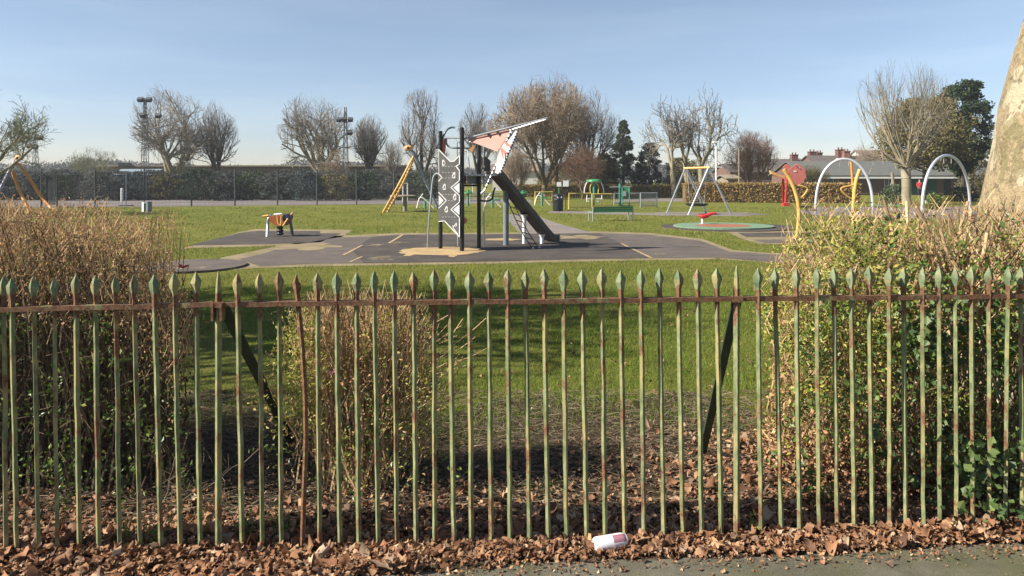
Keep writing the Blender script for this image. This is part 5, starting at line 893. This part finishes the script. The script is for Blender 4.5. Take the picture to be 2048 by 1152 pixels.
be = [(0, 1), (1, 2), (2, 3), (3, 4), (4, 5), (2, 6), (6, 7), (7, 8), (2, 9), (9, 10), (10, 11), (0, 12), (12, 13), (13, 14), (14, 15), (0, 16), (16, 17), (17, 18), (18, 19)]
br_ = [.15, .13, .14, .055, .085, .07, .065, .045, .035, .065, .045, .035, .085, .06, .045, .035, .085, .06, .045, .035]
skin_body('body', bv, be, br_, m_skin, PE); skin_body('jacket', [(0, 0, .88), (0, 0, 1.1), (0, 0, 1.36), (.18, 0, 1.33), (.225, 0, 1.06), (.205, -.07, .9), (-.18, 0, 1.33), (-.225, 0, 1.06), (-.205, -.07, .9)], [(0, 1), (1, 2), (2, 3), (3, 4), (4, 5), (2, 6), (6, 7), (7, 8)], [.2, .18, .17, .09, .07, .06, .09, .07, .06], m_jacket, PE); skin_body('trousers', [(0, 0, .86), (.09, 0, .75), (.1, 0, .45), (.1, .02, .09), (-.09, 0, .75), (-.1, -.03, .45), (-.1, 0, .09)], [(0, 1), (1, 2), (2, 3), (0, 4), (4, 5), (5, 6)], [.17, .11, .085, .065, .11, .085, .065], m_trouser, PE); skin_body('hair', [(0, .03, 1.60), (0, .03, 1.68)], [(0, 1)], [.085, .07], m_hair, PE)

# ------------------------------------------------------------------ mesh fence, floodlights, lamp posts
MF = thing('mesh_fence', G(190, 415), 'dark welded mesh fence with tall posts along the tarmac court', 'fence')
posts = [(-330, 419.5), (-230, 418.5), (-130, 418), (-10, 417), (83, 416), (190, 415), (288.5, 413.8), (383, 412.5), (470, 411.6), (555, 410.8), (634, 410.1), (713, 409.5), (788, 408.9), (862, 408.4)]
for k, (x, y) in enumerate(posts):
    p = G(x, y); mk('fence_post', [tube([p, p + (0, 0, 2.5)], .05, 8)], m_mesh, MF)
wv, wh = [], []; P0s, P1s, Q0s, Q1s = [], [], [], []
for (x0, y0), (x1, y1) in zip(posts[:-1], posts[1:]):
    a, b = G(x0, y0), G(x1, y1); nn = 34
    for t in np.linspace(0, 1, nn, endpoint=False): p = a + (b - a) * t; P0s.append(p + (0, 0, .05)); P1s.append(p + (0, 0, 2.42))
    for z in np.arange(.05, 2.45, .2): Q0s.append(a + (0, 0, z)); Q1s.append(b + (0, 0, z))
mk('mesh_panel', [segs(P0s, P1s, .007, .007), segs(Q0s, Q1s, .006, .006)], m_mesh, MF)
c = G(104, 412.5); GP = thing('court_gate_post', c, 'dark framed narrow gate standing open in the mesh fence at left', 'gate'); mk('frame', [tube([c + (-.35, 0, 0), c + (-.35, 0, 2.1), c + (.35, 0, 2.1), c + (.35, 0, 0)], .05, 8)], m_black, GP); mk('gate_infill', [tube([c + (x, 0, .1), c + (x, 0, 1.7)], .03, 5) for x in np.linspace(-.28, .28, 8)], m_mesh, GP); mk('lower_plate', [box(c + (0, 0, 1.68), (.66, .03, .12))], m_black, GP)
def flood(px, top, base_Y, heads, label, lattice=True):
    Y = base_Y; X = (px - 1024) * Y / F; zt = H - (top - YH) * Y / F; o = thing('floodlight_mast', (X, Y, 0), label, 'floodlight', 'floodlight masts round the court'); b = np.array([X, Y, 0])
    leg = [tube([b + (sx * .28, sy * .28, 0), b + (sx * .07, sy * .07, zt)], .028, 5) for sx in (-1, 1) for sy in (-1, 1)]; br = []
    for k in range(int(zt / .6)):
        z0, z1 = k * .6, k * .6 + .6
        w0 = .28 - .21 * z0 / zt; w1 = .28 - .21 * min(z1, zt) / zt
        for sy in (-1, 1): br.append(tube([b + (-w0, sy * w0, z0), b + (w1, sy * w1, min(z1, zt))], .014, 4)); br.append(tube([b + (w0, sy * w0, z0), b + (-w1, sy * w1, min(z1, zt))], .014, 4))
    mk('mast', leg + br, m_mesh, o)
    ys = sorted(set(h[1] for h in heads)); arms = []
    for y in ys:
        xs_ = [h[0] for h in heads if h[1] == y] + [px]; arms.append(tube([W(min(xs_), y + 5, Y), W(max(xs_), y + 5, Y)], .035, 6))
    mk('cross_arm', arms, m_mesh, o)
    for hx, hy in heads: p = W(hx, hy, Y); mk('lamp_head', [beam(p + (0, -.14, -.12), p + (0, .10, .10), .42, .30)], m_mesh, o)
flood(290, 196, 60, [(281, 199), (298, 199), (286, 230), (317, 231)], 'tallest floodlight mast with four lamps left of the wide forked tree'); flood(691, 214, 64, [(678, 239), (689, 238), (701, 239), (700, 265)], 'floodlight mast with a cluster of lamps beside the brush topped tree'); flood(71, 262, 70, [(59, 274), (81, 275), (59, 292), (71, 294)], 'faint floodlight mast beside the orange legged frame'); flood(377, 278, 80, [(379, 280), (378, 297)], 'short distant floodlight mast between the two left trees')
c = np.array([(1432.5 - 1024) * 58 / F, 58, 0]); LP = thing('lamp_post', c, 'slim white lamp post behind the swing', 'lamp post'); mk('pole', [tube([c, W(1432.5, 286, 58)], .075, 10)], m_white, LP); mk('lamp_head', [box(W(1431, 284, 58), (.42, .3, .14)), box(W(1431, 288.5, 58), (.16, .16, .2))], m_white, LP); mk('name_plate', [box(W(1433, 334, 57.8), (.9, .03, .07))], m_white, LP)
c = np.array([(1478 - 1024) * 60 / F, 60, 0]); o = thing('wooden_pole', c, 'thin wooden pole behind the beech hedge before the reddish tree', 'pole'); mk('pole', [tube([c, W(1478, 296, 60)], .06, 8)], m_wood, o); mk('cap', [lathe([(.07, 0), (.07, .04), (.01, .06)], W(1478, 296, 60), 8)], m_wood, o)
# court fittings
c = G(252, 412); o = thing('court_post', c, 'thin grey post on a wide foot standing on the court', 'court post'); mk('pole', [tube([c, c + (0, 0, 2.4)], .03, 6)], m_steel, o); mk('foot', [box(c + (0, 0, .04), (.9, .3, .06))], m_mesh, o)
c = G(244, 403); o = tag(mk('bollard', [tube([c, c + (0, 0, 1.0)], .1, 10), lathe([(.1, 0), (.08, .05), (.01, .07)], c + (0, 0, 1.0), 10)], m_white, loc=c), 'pale short bollard on the court before the dark hedge', 'bollard')
a, b = G(806, 404), G(815, 404); o = tag(mk('hoop_frame', [tube([a, a + (0, 0, 1.45), b + (0, 0, 1.45), b], .05, 8)], m_white, loc=a), 'small white hoop frame on the court behind the round table', 'goal frame')

# ------------------------------------------------------------------ buildings
def gable(px0, px1, ridge, eave, base_Y, depth, label, mwall, mroof, name='house', z_off=0, overhang=.3, cat='house'):
    Y = base_Y; x0, x1 = (px0 - 1024) * Y / F, (px1 - 1024) * Y / F; ze = H - (eave - YH) * Y / F; Yr = Y + depth / 2; zr = H - (ridge - YH) * Yr / F; o = thing(name, ((x0 + x1) / 2, Y, 0), label, cat)
    V = [(x0, Y, 0), (x1, Y, 0), (x1, Y + depth, 0), (x0, Y + depth, 0), (x0, Y, ze), (x1, Y, ze), (x1, Y + depth, ze), (x0, Y + depth, ze), (x0, Yr, zr - .05), (x1, Yr, zr - .05)]
    mk('wall', [(np.array(V, float), [np.array([[0, 1, 5, 4], [1, 2, 6, 5], [2, 3, 7, 6], [3, 0, 4, 7]]), np.array([[4, 8, 7], [5, 6, 9]])])], mwall, o)
    s = (zr - ze) / (depth / 2); f = Y - overhang; zf = ze - overhang * s
    R = [prism([(x0 - .25, f, zf + .03), (x1 + .25, f, zf + .03), (x1 + .25, Yr, zr + .03), (x0 - .25, Yr, zr + .03)], (0, 0, .12)), prism([(x0 - .25, Yr + .002, zr + .03), (x1 + .25, Yr + .002, zr + .03), (x1 + .25, Y + depth + overhang, zf + .03), (x0 - .25, Y + depth + overhang, zf + .03)], (0, 0, .12))]
    rf = mk('roof', R, mroof, o); return o, rf, (x0, x1, Y, ze, Yr, zr)
PV, PVr, (x0, x1, Y, ze, Yr, zr) = gable(1612, 1962, 325, 350, 76, 10, 'long low brick pavilion with a shallow grey sheet roof', m_brick, m_roof_grey, 'pavilion', overhang=.6, cat='building')
mk('fascia', [box(((x0 + x1) / 2, Y - .64, ze - .28), (x1 - x0 + .5, .05, .18))], m_white, PV)
def win(p0, p1, t, b, mat, parent, Y, frame=True):
    xa, xb = (p0 - 1024) * Y / F, (p1 - 1024) * Y / F; za, zb = H - (t - YH) * Y / F, H - (b - YH) * Y / F; fr = mk('window', [box(((xa + xb) / 2, Y - .02, (za + zb) / 2), (xb - xa, .08, za - zb))], m_white, parent)
    k = max(2, int((xb - xa) / .5)); mk('pane', [box((xa + (xb - xa) * (i + .5) / k, Y - .07, (za + zb) / 2), ((xb - xa) / k * .82, .03, (za - zb) * .86)) for i in range(k)], mat, fr)
win(1656, 1676, 355, 371, m_glass, PV, Y); win(1915, 1950, 356, 376, m_glass, PV, Y); win(1768, 1786, 356, 372, m_glass, PV, Y)
for p0, p1 in ((1822, 1846), (1852, 1872)):
    xa, xb = (p0 - 1024) * Y / F, (p1 - 1024) * Y / F; mk('shutter_door', [box(((xa + xb) / 2, Y - .03, .95), (xb - xa, .1, 1.9))], m_green_door, PV)
xa, xb = (1888 - 1024) * Y / F, (1900 - 1024) * Y / F; mk('door', [box(((xa + xb) / 2, Y - .03, 1.0), (xb - xa, .1, 2.0))], m_black, PV)
def chimney(px, top, bot, Y, wd, parent, m=m_chim):
    wd *= .72
    t, b = W(px, top, Y), W(px, bot + 10, Y); ch = mk('chimney', [box((t + b) / 2, (wd, wd, t[2] - b[2])), box(t + (0, 0, .02), (wd + .12, wd + .12, .12))], m, parent); mk('chimney_pot', [tube([t + (dx, 0, .08), t + (dx, 0, .4)], .11, 8) for dx in (-wd * .25, wd * .25)], m, ch)
H1, H1r, _ = gable(1548, 1640, 320, 336, 108, 9, 'brown tiled terrace house with three chimneys behind the faded red board', m_brick, m_roof_tile); chimney(1588, 310, 320, 111, 1.3, H1r); chimney(1624, 304, 320, 111, 1.4, H1r); chimney(1638, 306, 320, 112, 1.1, H1r)
H2, H2r, _ = gable(1640, 1790, 313, 332, 104, 9, 'taller brown roofed terrace house with paired chimneys behind the left arch', m_brick, m_roof_tile); chimney(1680, 300, 312, 108, 1.4, H2r); chimney(1692, 303, 312, 107, 1.2, H2r, M('orange_chimney_brick', (.22, .10, .07), (.18, .085, .06), 2, .9))
gb = mk('white_gable', [prism([W(1666, 324, 103.4), W(1684, 324, 103.4), W(1676, 316.5, 103.4)], (0, .3, 0))], m_white, H2); 
H3, H3r, _ = gable(1740, 1935, 302, 326, 118, 10, 'long faded pink tiled house roof behind the pollarded tree', m_render, m_roof_pink)
H4, _, (x0, x1, Y, ze, Yr, zr) = gable(1462, 1560, 330, 345, 90, 8, 'dark brown roofed house behind the reddish bare tree', m_brick, m_roof_tile)
H5, _, _ = gable(1456, 1477, 352, 358, 74, 4, 'small pale gabled hut roof just above the beech hedge', m_wood, m_wood, 'hut', cat='hut')
H6, _, _ = gable(985, 1075, 330, 343, 96, 9, 'red roofed house glimpsed behind the top of the slide', m_render, m_roof_pink)
chimney(1008, 322, 332, 99, 1.2, H6)
H7, _, _ = gable(768, 812, 338, 347, 110, 8, 'small red roofed house behind the hedge left of the yellow frame', m_render, m_roof_pink); 
# long flat building at left
Y = 92; x0, x1 = (185 - 1024) * Y / F, (800 - 1024) * Y / F; zt = H - (331 - YH) * Y / F; LB2 = thing('long_building', ((x0 + x1) / 2, Y, 0), 'long flat roofed brown building behind the dark hedge at left', 'building'); mk('wall', [box(((x0 + x1) / 2, Y + 5, zt / 2 - .1), (x1 - x0, 10, zt - .2))], m_brown_wall, LB2); mk('roof', [box(((x0 + x1) / 2, Y + 5, zt - .04), (x1 - x0 + .6, 10.6, .16))], m_wood, LB2)
p = W(250, 329.5, Y - .3); sg = mk('roof_lamp', [box(p, (1.5, .4, .5))], m_black, LB2); mk('lamp_glass', [lathe([(.25, 0), (.22, .05)], (0, 0, 0), 12)], m_white, sg).data.transform(Matrix.Translation(Vector(p - wloc(LB2)) + Vector((.0, -.25, .1))) @ Matrix.Rotation(math.radians(90), 4, 'X'))
SH, _, _ = gable(226, 300, 341, 351, 72, 4, 'pale blue roofed low shed behind the mesh fence', m_wood, m_roof_blue, 'shed', cat='shed')

# ------------------------------------------------------------------ thin winter haze
hm = bpy.data.materials.new('haze'); hm.use_nodes = True; ht = hm.node_tree; ht.nodes.remove(ht.nodes['Principled BSDF']); pv_ = ht.nodes.new('ShaderNodeVolumePrincipled'); pv_.inputs['Color'].default_value = (.86, .90, .97, 1); pv_.inputs['Density'].default_value = .0006; pv_.inputs['Anisotropy'].default_value = .2
ht.links.new(pv_.outputs[0], ht.nodes['Material Output'].inputs['Volume']); struct('haze', [box((0, 95, 8), (480, 260, 18))], hm, 'stuff')
